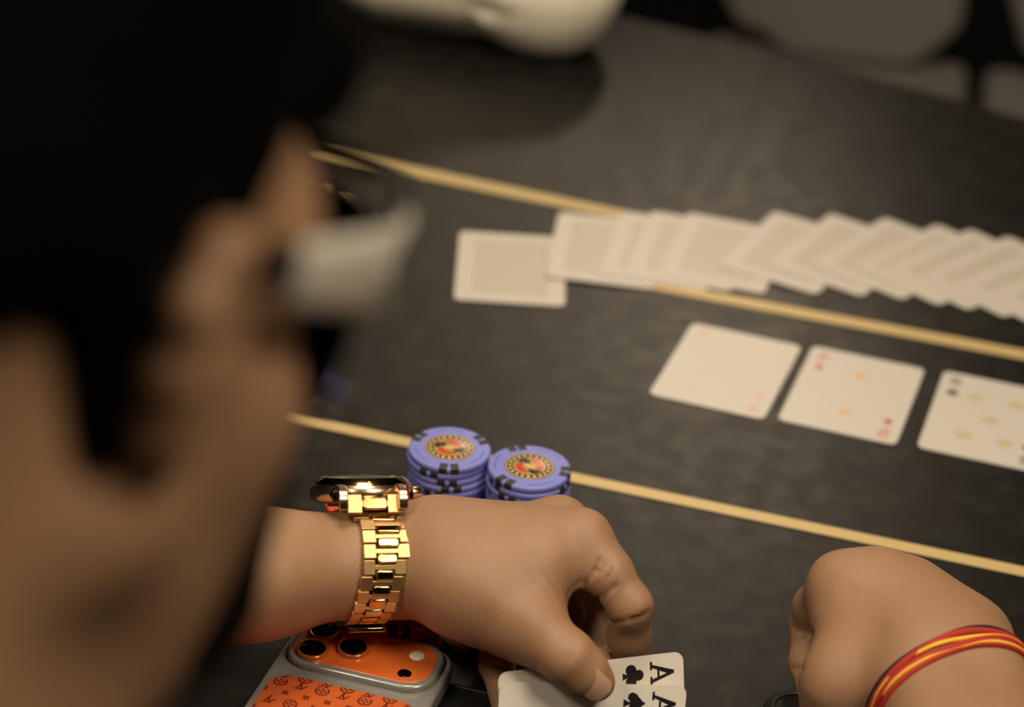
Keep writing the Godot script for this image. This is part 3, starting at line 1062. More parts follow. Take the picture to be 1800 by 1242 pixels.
# ------------------------------------------------------------------ phone
func phone() -> void:
	var h := 0.017
	var tl := at(543, 1077, h)
	var tr := at(798, 1132, h)
	var lf := at(436, 1230, h)
	var x := (tr - tl)
	var zl := (lf - tl).normalized()
	x = (x.normalized() + Vector3(zl.z, 0, -zl.x)).normalized()
	var z := Vector3(-x.z, 0, x.x)
	var w := 0.0735
	var ln := 0.152
	var org := tl.lerp(tr, 0.5) + z * ln / 2
	var t := thing("phone", "orange phone in a clear case with three lenses, under the watch", "phone", Transform3D(Basis(x, Vector3.UP, z), Vector3(org.x, 0.0048, org.z)))
	# parts are laid out with x across, z towards the bottom end, top end at z = -ln / 2
	var clear := mat(srgb(150, 146, 138), 0.22)
	clear.metallic = 0.35
	var body := MB.new()
	body.slab(rrect(w, ln, 0.013, 8), 0.0, 0.0095, 0.0022)
	var cs := put("clear_case", body.mesh(), clear, t)
	cs.set_meta("label", "greyish clear case around the phone")
	var orange := mat(srgb(214, 104, 44), 0.28)
	orange.clearcoat_enabled = true
	orange.clearcoat = 0.6
	orange.clearcoat_roughness = 0.05
	# rim round the camera plateau
	var rim := MB.new()
	rim.slab(rrect(w - 0.006, 0.0345, 0.0125, 8), 0.0085, 0.0128, 0.0018, Transform3D(Basis(), Vector3(0, 0, -ln / 2 + 0.0198)))
	put("plateau_rim", rim.mesh(), clear, t)
	var pla := MB.new()
	pla.slab(rrect(w - 0.0115, 0.029, 0.0105, 8), 0.0120, 0.0131, 0.0006, Transform3D(Basis(), Vector3(0, 0, -ln / 2 + 0.0198)))
	var pt := put("camera_plateau", pla.mesh(), orange, t)
	for q in [[-0.0215, -0.0068], [-0.0215, 0.0078], [-0.0055, 0.0006]]:
		var lr := lathe_mesh([Vector2(0, 0.0015), Vector2(0.0056, 0.0015), Vector2(0.0060, 0.0019), Vector2(0.0067, 0.0019), Vector2(0.0071, 0.0014), Vector2(0.0072, 0.0)], 32)
		var ring := put("lens_ring", lr, mat(srgb(214, 120, 60), 0.2, 0.6), pt, Transform3D(Basis(), Vector3(q[0], 0.0131, -ln / 2 + 0.0198 + q[1])))
		put("lens_glass", lathe_mesh([Vector2(0, 0.0021), Vector2(0.0045, 0.0019), Vector2(0.0060, 0.0016)], 32), M.lens, pt, Transform3D(Basis(), Vector3(q[0], 0.0131, -ln / 2 + 0.0198 + q[1])))
	put("flash", lathe_mesh([Vector2(0, 0.0005), Vector2(0.003, 0.0004), Vector2(0.0034, 0.0)], 24), mat(srgb(244, 232, 200), 0.3), pt, Transform3D(Basis(), Vector3(0.0215, 0.0131, -ln / 2 + 0.0198 - 0.0055)))
	put("sensor", lathe_mesh([Vector2(0, 0.0004), Vector2(0.0028, 0.0003), Vector2(0.0031, 0.0)], 24), M.lens, pt, Transform3D(Basis(), Vector3(0.0205, 0.0131, -ln / 2 + 0.0198 + 0.0085)))
	# patterned back panel
	var im := Image.create(512, 768, false, Image.FORMAT_RGB8)
	im.fill(srgb(196, 92, 44))
	monogram(im, srgb(96, 34, 22))
	var pm := mat(Color.WHITE, 0.3)
	pm.albedo_texture = ImageTexture.create_from_image(im)
	pm.clearcoat_enabled = true
	pm.clearcoat = 0.6
	pm.clearcoat_roughness = 0.05
	var pan := MB.new()
	var pw := w - 0.0075
	var ph := ln - 0.046
	pan.slab(rrect(pw, ph, 0.0095, 8), 0.0090, 0.0098, 0.0003, Transform3D(Basis(), Vector3(0, 0, 0.0195)), Vector2(pw, pw * 1.5))
	var pn := put("patterned_back", pan.mesh(), pm, t)
	pn.set_meta("label", "orange back panel printed with dark monogram flowers")
	# black pouch that lies beside the phone, under the hand
	var pc := at(868, 1255, 0.006)
	var pouch := thing("pouch", "black leather pouch lying between the phone and the raised cards", "pouch", Transform3D(Basis(Vector3.UP, -0.25), Vector3(pc.x - 0.0135, 0.0003, pc.z + 0.0255)))
	put("body", slab_mesh(rrect(0.062, 0.092, 0.008, 5), 0.0, 0.0042, 0.0018), bumpy(mat(srgb(9, 9, 9), 0.6), noise_tex(0.08, 256, FastNoiseLite.TYPE_CELLULAR, 2, [], 9), 0.02, 40.0), pouch)
	var seam := MB.new()
	var path := PackedVector3Array()
	for q in rrect(0.056, 0.086, 0.006, 5):
		path.append(Vector3(q.x, 0.0042, q.y))
	seam.tube(path, 0.0005, 6, true)
	put("stitching", seam.mesh(), M.black, pouch)


func monogram(im: Image, c: Color) -> void:
	var s := 46.0
	for r in 16:
		for k in 9:
			var o := Vector2((k - 0.5) * 74.0 + (37.0 if r % 2 else 0.0), r * 52.0 + 16.0)
			var w := (k * 2 + r) % 4 if r % 2 == 0 else 4
			if w == 4:   # small four-pointed star
				var p := []
				for i in 16:
					var a := TAU * i / 16.0
					var rr: float = [0.5, 0.22, 0.3, 0.22][i % 4]
					p.append([cos(a + PI / 4) * rr, sin(a + PI / 4) * rr])
				place_poly(im, p, o, Vector2(s, s) * 0.85, c)
				disc(im, o, s * 0.07, srgb(196, 92, 44))
			elif w == 0 or w == 2:   # interlocked letter shapes
				if (k + r / 2) % 2 == 0:
					place_poly(im, [[-0.05, -0.5], [0.12, -0.5], [-0.18, 0.3], [0.2, 0.3], [0.2, 0.42], [-0.48, 0.42], [-0.48, 0.3], [-0.3, 0.3]], o, Vector2(s, s), c)
					place_poly(im, [[-0.15, -0.2], [0.0, -0.2], [0.14, 0.22], [0.36, -0.12], [0.5, -0.12], [0.16, 0.44], [0.08, 0.44]], o, Vector2(s, s), c)
				else:
					for i in 40:
						for j in 3:
							var a := TAU * i / 40.0
							disc(im, o + Vector2(cos(a), sin(a)) * s * (0.5 - j * 0.03), 2.0, c)
					for i in 4:
						disc(im, o + Vector2(cos(TAU * i / 4), sin(TAU * i / 4)) * s * 0.2, s * 0.11, c)
			else:   # four petals
				for i in 4:
					var d := Vector2(1 if i % 2 else -1, 1 if i < 2 else -1) * s * 0.23
					place_poly(im, [[-0.18, -0.18], [0.18, -0.18], [0.18, 0.18], [-0.18, 0.18]], o + d, Vector2(s, s), c)
					disc(im, o + d * 1.1, s * 0.07, srgb(196, 92, 44))


# ------------------------------------------------------------------ the player
var mottle := FastNoiseLite.new()


func skin_color(p: Vector3, _n: Vector3) -> Color:
	var a := mottle.get_noise_3d(p.x * 400, p.y * 400, p.z * 400)
	var b := mottle.get_noise_3d(p.x * 90 + 50, p.y * 90, p.z * 90)
	var c := Color(0.35, 0.19, 0.098)
	return Color(c.r * (1.0 + 0.10 * a + 0.10 * b), c.g * (1.0 + 0.12 * a + 0.12 * b), c.b * (1.0 + 0.12 * a + 0.10 * b))


func player() -> void:
	mottle.seed = 4
	mottle.frequency = 0.05
	var t := thing("person", "player in black sunglasses seen from behind, peeking at two cards", "person")
	var mb := MB.new()
	var lf := left_arm()
	var wl := dp(672, 985, 1.035)
	lf.surface(Vector3(wl.x - 0.004, -0.004, -0.97), Vector3(0.085, 0.12, -0.77), 0.0016, mb, skin_color)
	lf.surface(Vector3(-0.27, -0.01, -0.94), Vector3(wl.x + 0.0, 0.16, -0.66), 0.0035, mb, skin_color)
	lf.surface(Vector3(-0.42, 0.0, -0.69), Vector3(-0.15, 0.3, -0.44), 0.008, mb, skin_color)
	var rf := right_arm()
	rf.surface(Vector3(0.105, -0.006, -0.95), Vector3(0.29, 0.11, -0.70), 0.0018, mb, skin_color)
	rf.surface(Vector3(0.0, -0.05, -0.73), Vector3(0.32, 0.26, -0.44), 0.008, mb, skin_color)
	var hd := head()
	var bf: Field = hd[0]
	var ht: Transform3D = hd[1]
	var hc := ht.origin
	bf.surface(hc + Vector3(-0.17, -0.19, -0.17), hc + Vector3(0.17, 0.19, 0.17), 0.0042, mb, skin_color)
	bf.surface(Vector3(-0.45, -0.35, -0.62), Vector3(0.25, hc.y - 0.185, -0.1), 0.014, mb, skin_color)
	put("body", mb.mesh(true), M.skin, t)
	# thumb nail
	var nm := MB.new()
	var no := dp(1043, 1203, 0.9847)
	var along := (dp(1047, 1198, 0.998) - dp(998, 1154, 0.992)).normalized()
	var nz := (CAM - no).normalized()
	nz = (nz - UP * 0.17 - RT * 0.15).normalized()
	nz = (nz - along * nz.dot(along)).normalized()
	nail(nm, Transform3D(Basis(along.cross(nz).normalized() * -1.0, nz, along), no))
	var nl := put("thumb_nail", nm.mesh(), M.nail, t)
	nl.set_meta("label", "pinkish thumb nail")
	hair(t, ht)
	shirt(t, bf, hc)
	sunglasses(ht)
	watch(lf)
	bracelets(rf)


func nail(mb: MB, tf: Transform3D) -> void:
	var g := []
	for i in 9:
		var row := PackedInt32Array()
		for j in 9:
			var u := lerpf(-1, 1, j / 8.0)
			var w := lerpf(-1, 1, i / 8.0)
			var ww := 0.0062 * sqrt(maxf(1.0 - pow(absf(w), 5.0) * 0.75, 0.05))
			var x := u * ww
			var p := Vector3(x, 0.0014 - 46.0 * x * x - 12.0 * pow(w * 0.007, 2.0), w * 0.0072)
			row.append(mb.vert(tf * p, (tf.basis * Vector3(92.0 * x, 1.0, 0.15 * w)).normalized()))
		g.append(row)
	for i in 8:
		for j in 8:
			mb.quad(g[i][j], g[i][j + 1], g[i + 1][j + 1], g[i + 1][j])


func chain(f: Field, pts: Array, g: int) -> void:   # [point, radius] ...
	for i in pts.size() - 1:
		f.cap(pts[i][0], pts[i + 1][0], pts[i][1], pts[i + 1][1], g)


func left_arm() -> Field:
	var f := Field.new()
	f.kin[0] = 0.016
	# forearm and wrist: pairs of capsules make the flat section
	var toward := -FW
	var w := dp(672, 985, 1.035)
	var fm := dp(455, 1008, 1.006)
	var el := dp(-150, 1100, 0.92)
	for s in [-1.0, 1.0]:
		f.cap(w + toward * 0.009 * s, fm + toward * 0.007 * s, 0.0192, 0.0215)
		f.cap(fm + toward * 0.007 * s, el, 0.0215, 0.032)
		f.cap(w + toward * 0.009 * s, dp(760, 985, 1.03) + toward * 0.008 * s, 0.0192, 0.0180)
	f.cap(el, Vector3(-0.32, 0.15, -0.44), 0.042, 0.052)
	# back of the hand
	f.cap(dp(775, 955, 1.020), dp(1025, 950, 1.016), 0.0150, 0.0108)
	f.cap(dp(775, 948, 1.033), dp(984, 926, 1.034), 0.0150, 0.0106)
	f.cap(dp(775, 955, 1.047), dp(952, 934, 1.054), 0.0145, 0.0105)
	f.cap(dp(775, 975, 1.058), dp(922, 952, 1.071), 0.0150, 0.0105)
	f.cap(dp(775, 1000, 1.035), dp(940, 985, 1.045), 0.0170, 0.013)
	# flesh between thumb and index
	f.cap(dp(820, 1005, 1.012), dp(945, 982, 1.012), 0.0190, 0.0160)
	f.cap(dp(870, 1045, 1.008), dp(928, 1020, 1.008), 0.0165, 0.0135)
	# thumb base
	f.cap(dp(812, 1042, 1.012), dp(922, 1098, 1.000), 0.0165, 0.0140)
	var th := f.group(0.004, 0.008)
	chain(f, [[dp(922, 1098, 1.000), 0.0142], [dp(998, 1154, 0.990), 0.0112], [dp(1026, 1180, 0.9925), 0.0100], [dp(1047, 1198, 0.9955), 0.0082]], th)
	var ix := f.group(0.005, 0.009)
	chain(f, [[dp(1025, 950, 1.016), 0.0108], [dp(1068, 1005, 1.010), 0.0100], [dp(1108, 1064, 1.008), 0.0089]], ix)
	chain(f, [[dp(1108, 1064, 1.008), 0.0088], [dp(1106, 1118, 1.022), 0.0083], [dp(1104, 1160, 1.034), 0.0078], [dp(1094, 1186, 1.036), 0.0068]], ix)
	var md := f.group(0.005, 0.009)
	chain(f, [[dp(984, 926, 1.034), 0.0114], [dp(1075, 1062, 1.036), 0.0090], [dp(1046, 1150, 1.028), 0.0080], [dp(1026, 1212, 1.020), 0.0068]], md)
	var rg := f.group(0.005, 0.009)
	chain(f, [[dp(952, 934, 1.054), 0.0108], [dp(1010, 1060, 1.062), 0.0086], [dp(972, 1150, 1.044), 0.0078], [dp(955, 1212, 1.026), 0.0066]], rg)
	var pk := f.group(0.005, 0.009)
	chain(f, [[dp(922, 952, 1.071), 0.0100], [dp(890, 1066, 1.066), 0.0080], [dp(873, 1165, 1.040), 0.0072], [dp(892, 1250, 1.018), 0.0062]], pk)
	# creases lie on the skin: web folds, finger joints, thumb wrinkles
	for c in [
		[[[1000, 1046], [1024, 1026], [1042, 1002], [1050, 985]], 0.0013, 0.0010], [[[1052, 1006], [1062, 990], [1068, 972]], 0.0011, 0.0007], [[[1066, 1016], [1075, 1000], [1080, 984]], 0.0010, 0.0006],
		[[[1034, 1052], [1058, 1048], [1078, 1030]], 0.0012, 0.0010], [[[1068, 1088], [1086, 1094], [1110, 1090], [1142, 1076]], 0.0013, 0.0014],
		[[[986, 1154], [1005, 1116]], 0.0008, 0.00035], [[[991, 1158], [1011, 1121]], 0.0007, 0.00035], [[[997, 1163], [1017, 1127]], 0.0008, 0.0004],
		[[[952, 1010], [968, 1036], [978, 1056]], 0.0012, 0.0003], [[[966, 1000], [980, 1026], [986, 1048]], 0.0010, 0.0003],
		[[[850, 1168], [884, 1172]], 0.0010, 0.0008],
	]:
		skin_line(f, c[0], c[1], c[2])
	# knuckles and tendons stand out a little
	f.crease(dp(1035, 915, 1.012), dp(1035, 915, 1.012), 0.008, -0.0012)
	f.crease(dp(985, 890, 1.030), dp(985, 890, 1.030), 0.007, -0.0013)
	f.crease(dp(800, 1010, 0.995), dp(930, 1085, 0.980), 0.008, -0.0008)
	return f


# a line on the skin, through points given by where they are seen
func skin_line(f: Field, px: Array, w: float, depth: float) -> void:
	var pts := []
	for q in px:
		var d := ray(q[0], q[1])
		var un := d.normalized()
		var t := 0.93
		var hit := false
		for i in 60:
			var x := f.all(CAM + un * t)
			if x < 0.0003:
				hit = true
				break
			t += x * 0.8
			if t > 1.12: break
		if hit: pts.append(CAM + un * t)
	for i in pts.size() - 1:
		f.crease(pts[i], pts[i + 1], w, depth)


func right_arm() -> Field:
	var f := Field.new()
	f.kin[0] = 0.015
	var w := at(1662, 1192, 0.046)
	var el := Vector3(0.215, 0.035, -0.58)
	var ax := (w - el).normalized()
	var wd := ax.cross(Vector3.UP).normalized()
	if wd.x < 0: wd = -wd
	wd = (wd + Vector3(0, -0.12, 0)).normalized()
	for s in [-1.0, 1.0]:
		f.cap(w + wd * 0.0105 * s, w.lerp(el, 0.4) + wd * 0.010 * s, 0.0215, 0.028)
		f.cap(w.lerp(el, 0.4) + wd * 0.010 * s, el, 0.028, 0.037)
	f.cap(el, Vector3(0.06, 0.15, -0.38), 0.042, 0.052)
	f.cap(w - wd * 0.010, at(1605, 1150, 0.050), 0.0210, 0.0175)
	f.cap(w + wd * 0.010, at(1700, 1130, 0.044), 0.0210, 0.0160)
	# back of the hand
	f.cap(at(1605, 1150, 0.050), at(1474, 1022, 0.060), 0.0180, 0.0118)
	f.cap(at(1640, 1140, 0.054), at(1546, 1017, 0.062), 0.0175, 0.0118)
	f.cap(at(1675, 1130, 0.050), at(1602, 1032, 0.054), 0.0165, 0.0112)
	f.cap(at(1702, 1128, 0.043), at(1652, 1062, 0.043), 0.0150, 0.0105)
	f.cap(at(1520, 1070, 0.050), at(1600, 1140, 0.045), 0.019, 0.021)
	f.cap(at(1600, 1080, 0.048), at(1650, 1140, 0.042), 0.018, 0.020)
	# flesh towards the thumb, and the thumb folded down
	f.cap(at(1494, 1080, 0.050), at(1490, 1160, 0.044), 0.0135, 0.0135)
	f.cap(at(1575, 1222, 0.038), at(1478, 1212, 0.034), 0.0160, 0.0142)
	var th := f.group(0.006, 0.012)
	chain(f, [[at(1478, 1212, 0.034), 0.0142], [at(1462, 1262, 0.020), 0.0112], [at(1446, 1285, 0.011), 0.0090]], th)
	var ends := [
		[[1474, 1022, 0.060, 0.0110], [1432, 1066, 0.036, 0.0090], [1425, 1098, 0.024, 0.0088], [1421, 1165, 0.013, 0.0080], [1430, 1218, 0.009, 0.0070]],
		[[1546, 1017, 0.062, 0.0116], [1500, 1045, 0.036, 0.0092], [1490, 1075, 0.022, 0.0086], [1492, 1150, 0.013, 0.0080], [1500, 1210, 0.012, 0.0072]],
		[[1602, 1032, 0.054, 0.0110], [1566, 1065, 0.030, 0.0088], [1556, 1090, 0.019, 0.0082], [1556, 1150, 0.012, 0.0076], [1560, 1200, 0.011, 0.0068]],
		[[1652, 1062, 0.043, 0.0103], [1625, 1085, 0.026, 0.0080], [1616, 1105, 0.017, 0.0076], [1614, 1155, 0.011, 0.0070], [1616, 1200, 0.010, 0.0064]],
	]
	for e in ends:
		var g := f.group(0.004, 0.005)
		var pts := []
		for q in e:
			pts.append([at(q[0], q[1], q[2]), q[3]])
		chain(f, pts, g)
	for c in [[[[1396, 1106], [1412, 1112], [1428, 1112]], 0.0013, 0.0013], [[[1390, 1174], [1400, 1177], [1410, 1177]], 0.0012, 0.0008], [[[1556, 1108], [1572, 1096], [1592, 1090]], 0.0016, -0.0004], [[[1450, 1060], [1490, 1040], [1520, 1050]], 0.004, 0.0003]]:
		skin_line(f, c[0], c[1], c[2])
	return f


func head() -> Array:
	var f := Field.new()
	f.kin[0] = 0.022
	var yaw := deg_to_rad(30.5)
	var pit := deg_to_rad(24)
	var fh := Vector3(sin(yaw), 0, -cos(yaw))
	var rr := Vector3(cos(yaw), 0, sin(yaw))
	var fw := fh * cos(pit) - Vector3.UP * sin(pit)
	var up := Vector3.UP * cos(pit) + fh * sin(pit)
	var ear := dp(300, 612, 0.45)
	var o := ear - rr * 0.080
	var tf := Transform3D(Basis(rr, up, -fw), o)   # local: x right, y up, -z forward
	var L := func(x: float, y: float, z: float) -> Vector3: return tf * (Vector3(x, y, -z) * 0.001)
	var bs := tf.basis
	f.ell(L.call(0, 36, -8), Vector3(0.074, 0.086, 0.096), bs)
	f.ell(L.call(0, -18, 42), Vector3(0.060, 0.082, 0.050), bs)
	for s in [-1.0, 1.0]:
		f.cap(L.call(57 * s, -40, 16), L.call(28 * s, -84, 70), 0.020, 0.018)
		f.cap(L.call(48 * s, -18, 62), L.call(60 * s, -8, 20), 0.017, 0.014)
		f.cap(L.call(14 * s, 22, 84), L.call(48 * s, 20, 68), 0.012, 0.011)
	for s in [-1.0, 1.0]:
		f.cap(L.call(45 * s, -28, 57), L.call(36 * s, -70, 66), 0.022, 0.023)
	f.cap(L.call(0, -90, 76), L.call(0, -84, 78), 0.017, 0.017)
	f.cap(L.call(0, -50, 82), L.call(0, -62, 84), 0.014, 0.014)
	var ns := f.group(0.006, 0.012)
	f.cap(L.call(0, 8, 92), L.call(0, -22, 112), 0.007, 0.010, ns)
	f.cap(L.call(-11, -28, 100), L.call(11, -28, 100), 0.008, 0.008, ns)
	var lp := f.group(0.004, 0.006)
	f.cap(L.call(-18, -54, 90), L.call(18, -54, 90), 0.006, 0.006, lp)
	f.cap(L.call(-15, -63, 90), L.call(15, -63, 90), 0.007, 0.007, lp)
	# neck down to the shoulders
	var nb := Vector3(-0.155, 0.175, -0.37)
	f.cap(L.call(0, -30, -16), nb, 0.061, 0.066)
	f.cap(L.call(0, -58, 20), nb + Vector3(0.03, 0, -0.03), 0.044, 0.054)
	var sl := Vector3(-0.32, 0.15, -0.44)
	var sr := Vector3(0.06, 0.15, -0.38)
	f.cap(nb + Vector3(0, -0.02, 0), sl, 0.062, 0.055)
	f.cap(nb + Vector3(0, -0.02, 0), sr, 0.062, 0.055)
	f.cap(sl, sl.lerp(Vector3(-0.23, 0.09, -0.74), 0.5), 0.055, 0.047)
	f.cap(sr, sr.lerp(Vector3(0.215, 0.035, -0.58), 0.5), 0.055, 0.047)
	var mid := (sl + sr) / 2
	f.cap(mid + Vector3(-0.07, -0.04, 0.05), Vector3(-0.17, -0.3, -0.22), 0.11, 0.11)
	f.cap(mid + Vector3(0.07, -0.04, 0.07), Vector3(-0.07, -0.3, -0.2), 0.11, 0.11)
	# ears: rim, lobe and bowl
	for s in [-1.0, 1.0]:
		var g := f.group(0.005, 0.006)
		var rim := [[71, -6, 17], [77, 8, 15], [83, 21, 8], [86, 21, 0], [86, 9, -4], [83, -5, -1], [79, -15, 4], [76, -19, 10], [72, -13, 15]]
		for i in rim.size() - 1:
			f.cap(L.call(rim[i][0] * s, rim[i][1], rim[i][2]), L.call(rim[i + 1][0] * s, rim[i + 1][1], rim[i + 1][2]), 0.0042, 0.0042, g)
		f.ell(L.call(80 * s, 2, 5), Vector3(0.0042, 0.021, 0.012), bs * Basis(Vector3.UP, -0.62 * s), g)
		f.cap(L.call(77 * s, -20, 8), L.call(76 * s, -17, 12), 0.0060, 0.0052, g)
	return [f, tf]


func hair(t: Node3D, tf: Transform3D) -> void:
	var L := func(x: float, y: float, z: float) -> Vector3: return tf * (Vector3(x, y, -z) * 0.001)
	var f := Field.new()
	f.kin[0] = 0.02
	f.ell(L.call(0, 62, -26), Vector3(0.086, 0.084, 0.098), tf.basis)
	f.ell(L.call(0, 30, -58), Vector3(0.076, 0.066, 0.058), tf.basis)
	f.cap(L.call(-40, 56, 66), L.call(40, 56, 66), 0.021, 0.021)
	for s in [-1.0, 1.0]:
		f.cap(L.call(64 * s, 44, 14), L.call(69 * s, -2, 18), 0.014, 0.006)
		f.cap(L.call(60 * s, 24, -50), L.call(54 * s, -4, -56), 0.020, 0.014)
		f.cap(L.call(70 * s, 20, -12), L.call(71 * s, -20, 0), 0.011, 0.007)
	for i in 120:   # loose curls break up the outline
		var a := rng.randf_range(0, TAU)
		var e := rng.randf_range(0.05, 1.0)
		var q := Vector3(cos(a) * sqrt(1 - e * e) * 88, 66 + e * 86, sin(a) * sqrt(1 - e * e) * 108 - 14)
		var p: Vector3 = L.call(q.x, q.y, q.z)
		f.crease(p, p, 0.012, rng.randf_range(-0.006, 0.005))
	var mb := MB.new()
	f.surface(tf.origin + Vector3(-0.2, -0.15, -0.2), tf.origin + Vector3(0.2, 0.24, 0.2), 0.006, mb, plain_color)
	put("hair", mb.mesh(), M.hair, t)
	var b := Field.new()
	b.kin[0] = 0.016
	for s in [-1.0, 1.0]:
		b.cap(L.call(52 * s, -16, 70), L.call(48 * s, -40, 74), 0.008, 0.014)
		b.cap(L.call(48 * s, -38, 73), L.call(42 * s, -66, 76), 0.014, 0.020)
		b.cap(L.call(42 * s, -68, 72), L.call(14 * s, -94, 82), 0.020, 0.019)
		b.cap(L.call(12 * s, -43, 96), L.call(30 * s, -56, 82), 0.006, 0.008)
	b.cap(L.call(-10, -96, 82), L.call(10, -96, 82), 0.02, 0.02)
	var mb2 := MB.new()
	b.surface(tf.origin + Vector3(-0.16, -0.19, -0.17), tf.origin + Vector3(0.16, 0.06, 0.12), 0.005, mb2, plain_color)
	put("beard", mb2.mesh(), M.beard, t)


func shirt(t: Node3D, f: Field, hc: Vector3) -> void:
	f.inflate = 0.010
	var mb := MB.new()
	f.surface(Vector3(-0.45, -0.36, -0.6), Vector3(0.25, minf(hc.y - 0.2, 0.19), -0.1), 0.015, mb, plain_color)
	f.inflate = 0.0
	put("shirt", mb.mesh(), M.shirt_dark, t)


func sunglasses(tf: Transform3D) -> void:
	var g := thing("sunglasses", "sunglasses with black lenses and the lamp reflection painted as pale end pieces, worn by the player", "sunglasses", tf)
	# local metres: x right, y up, -z forward
	var lens := MB.new()
	var rows := []
	for side in [0.0, 1.0]:
		var grid := []
		for i in 13:
			var row := PackedInt32Array()
			var v := lerpf(-1, 1, i / 12.0)
			for j in 33:
				var u := lerpf(-1, 1, j / 32.0)
				var a := u * 1.12
				var nose := 0.55 * exp(-pow(u / 0.16, 2.0))
				var hgt := 0.0215 * (1.0 - 0.25 * pow(absf(u), 4.0))
				var y := 0.006 + (v * hgt if v > 0 else v * hgt * 1.45 * (1.0 - nose))
				var r: float = 0.074 - 0.0016 * side
				var p := Vector3(sin(a) * r, y, -0.045 - cos(a) * (0.087 - 0.0016 * side) - 0.004 * (1.0 - v * v))
				var n: Vector3 = Vector3(sin(a), 0.32 * v, -cos(a)).normalized() * (1.0 - 2.0 * side)
				row.append(lens.vert(p, n))
			grid.append(row)
		for i in 12:
			for j in 32:
				lens.quad(grid[i][j], grid[i][j + 1], grid[i + 1][j + 1], grid[i + 1][j])
		rows.append(grid)
	for j in 32:
		for i in [0, 12]:
			lens.quad(rows[0][i][j], rows[0][i][j + 1], rows[1][i][j + 1], rows[1][i][j])
	put("lens", lens.mesh(), M.lens, g)
	var bar := MB.new()
	var path := PackedVector3Array()
	for j in 33:
		var a := lerpf(-1.12, 1.12, j / 32.0)
		path.append(Vector3(sin(a) * 0.0755, 0.0345 - 0.004 * pow(absf(a), 3.0), -0.045 - cos(a) * 0.0885))
	bar.tube(path, 0.0032, 10)
	put("brow_bar", bar.mesh(), M.silver_frame if M.has("silver_frame") else M.steel, g)
	for s in [-1.0, 1.0]:
		var tm := MB.new()
		for k in 3:
			tm.tube(PackedVector3Array([Vector3(0.079 * s, 0.020 - k * 0.003, -0.034), Vector3(0.081 * s, 0.020 - k * 0.0024, -0.01), Vector3(0.080 * s, 0.014 - k * 0.0012, 0.012)]), 0.0026, 8)
		put("temple_arm", tm.mesh(), M.black, g)
		# broad piece whose pale colour paints in a lamp reflection, bent round the brow
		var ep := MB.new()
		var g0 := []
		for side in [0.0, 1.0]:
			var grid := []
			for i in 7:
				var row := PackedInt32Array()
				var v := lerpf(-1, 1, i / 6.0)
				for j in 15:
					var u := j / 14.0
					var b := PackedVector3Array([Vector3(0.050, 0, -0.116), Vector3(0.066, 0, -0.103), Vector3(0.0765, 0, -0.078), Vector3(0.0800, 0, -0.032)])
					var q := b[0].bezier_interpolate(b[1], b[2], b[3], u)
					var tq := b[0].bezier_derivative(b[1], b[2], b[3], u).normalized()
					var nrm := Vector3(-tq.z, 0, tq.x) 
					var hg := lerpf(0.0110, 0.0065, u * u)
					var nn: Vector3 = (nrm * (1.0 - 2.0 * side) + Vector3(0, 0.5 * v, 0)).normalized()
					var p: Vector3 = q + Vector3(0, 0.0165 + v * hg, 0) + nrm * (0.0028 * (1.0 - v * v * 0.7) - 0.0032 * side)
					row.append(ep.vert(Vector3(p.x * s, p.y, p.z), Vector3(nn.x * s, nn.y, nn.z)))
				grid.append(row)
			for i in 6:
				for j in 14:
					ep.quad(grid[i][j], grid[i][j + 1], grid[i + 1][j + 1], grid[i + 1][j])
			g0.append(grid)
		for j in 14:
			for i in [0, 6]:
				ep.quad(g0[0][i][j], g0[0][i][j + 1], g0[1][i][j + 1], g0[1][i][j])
		var pl := put("glint_piece", ep.mesh(), M.pale, g)
		pl.set_meta("label", "pale end piece with the lamp reflection put into its colour")


func wframe() -> Array:
	var a := (RT + FW * 0.24).normalized()
	var n := (UP - a * UP.dot(a)).normalized()
	var r := n.cross(a).normalized()
	if r.dot(-FW) < 0: r = -r
	return [a, n, r]


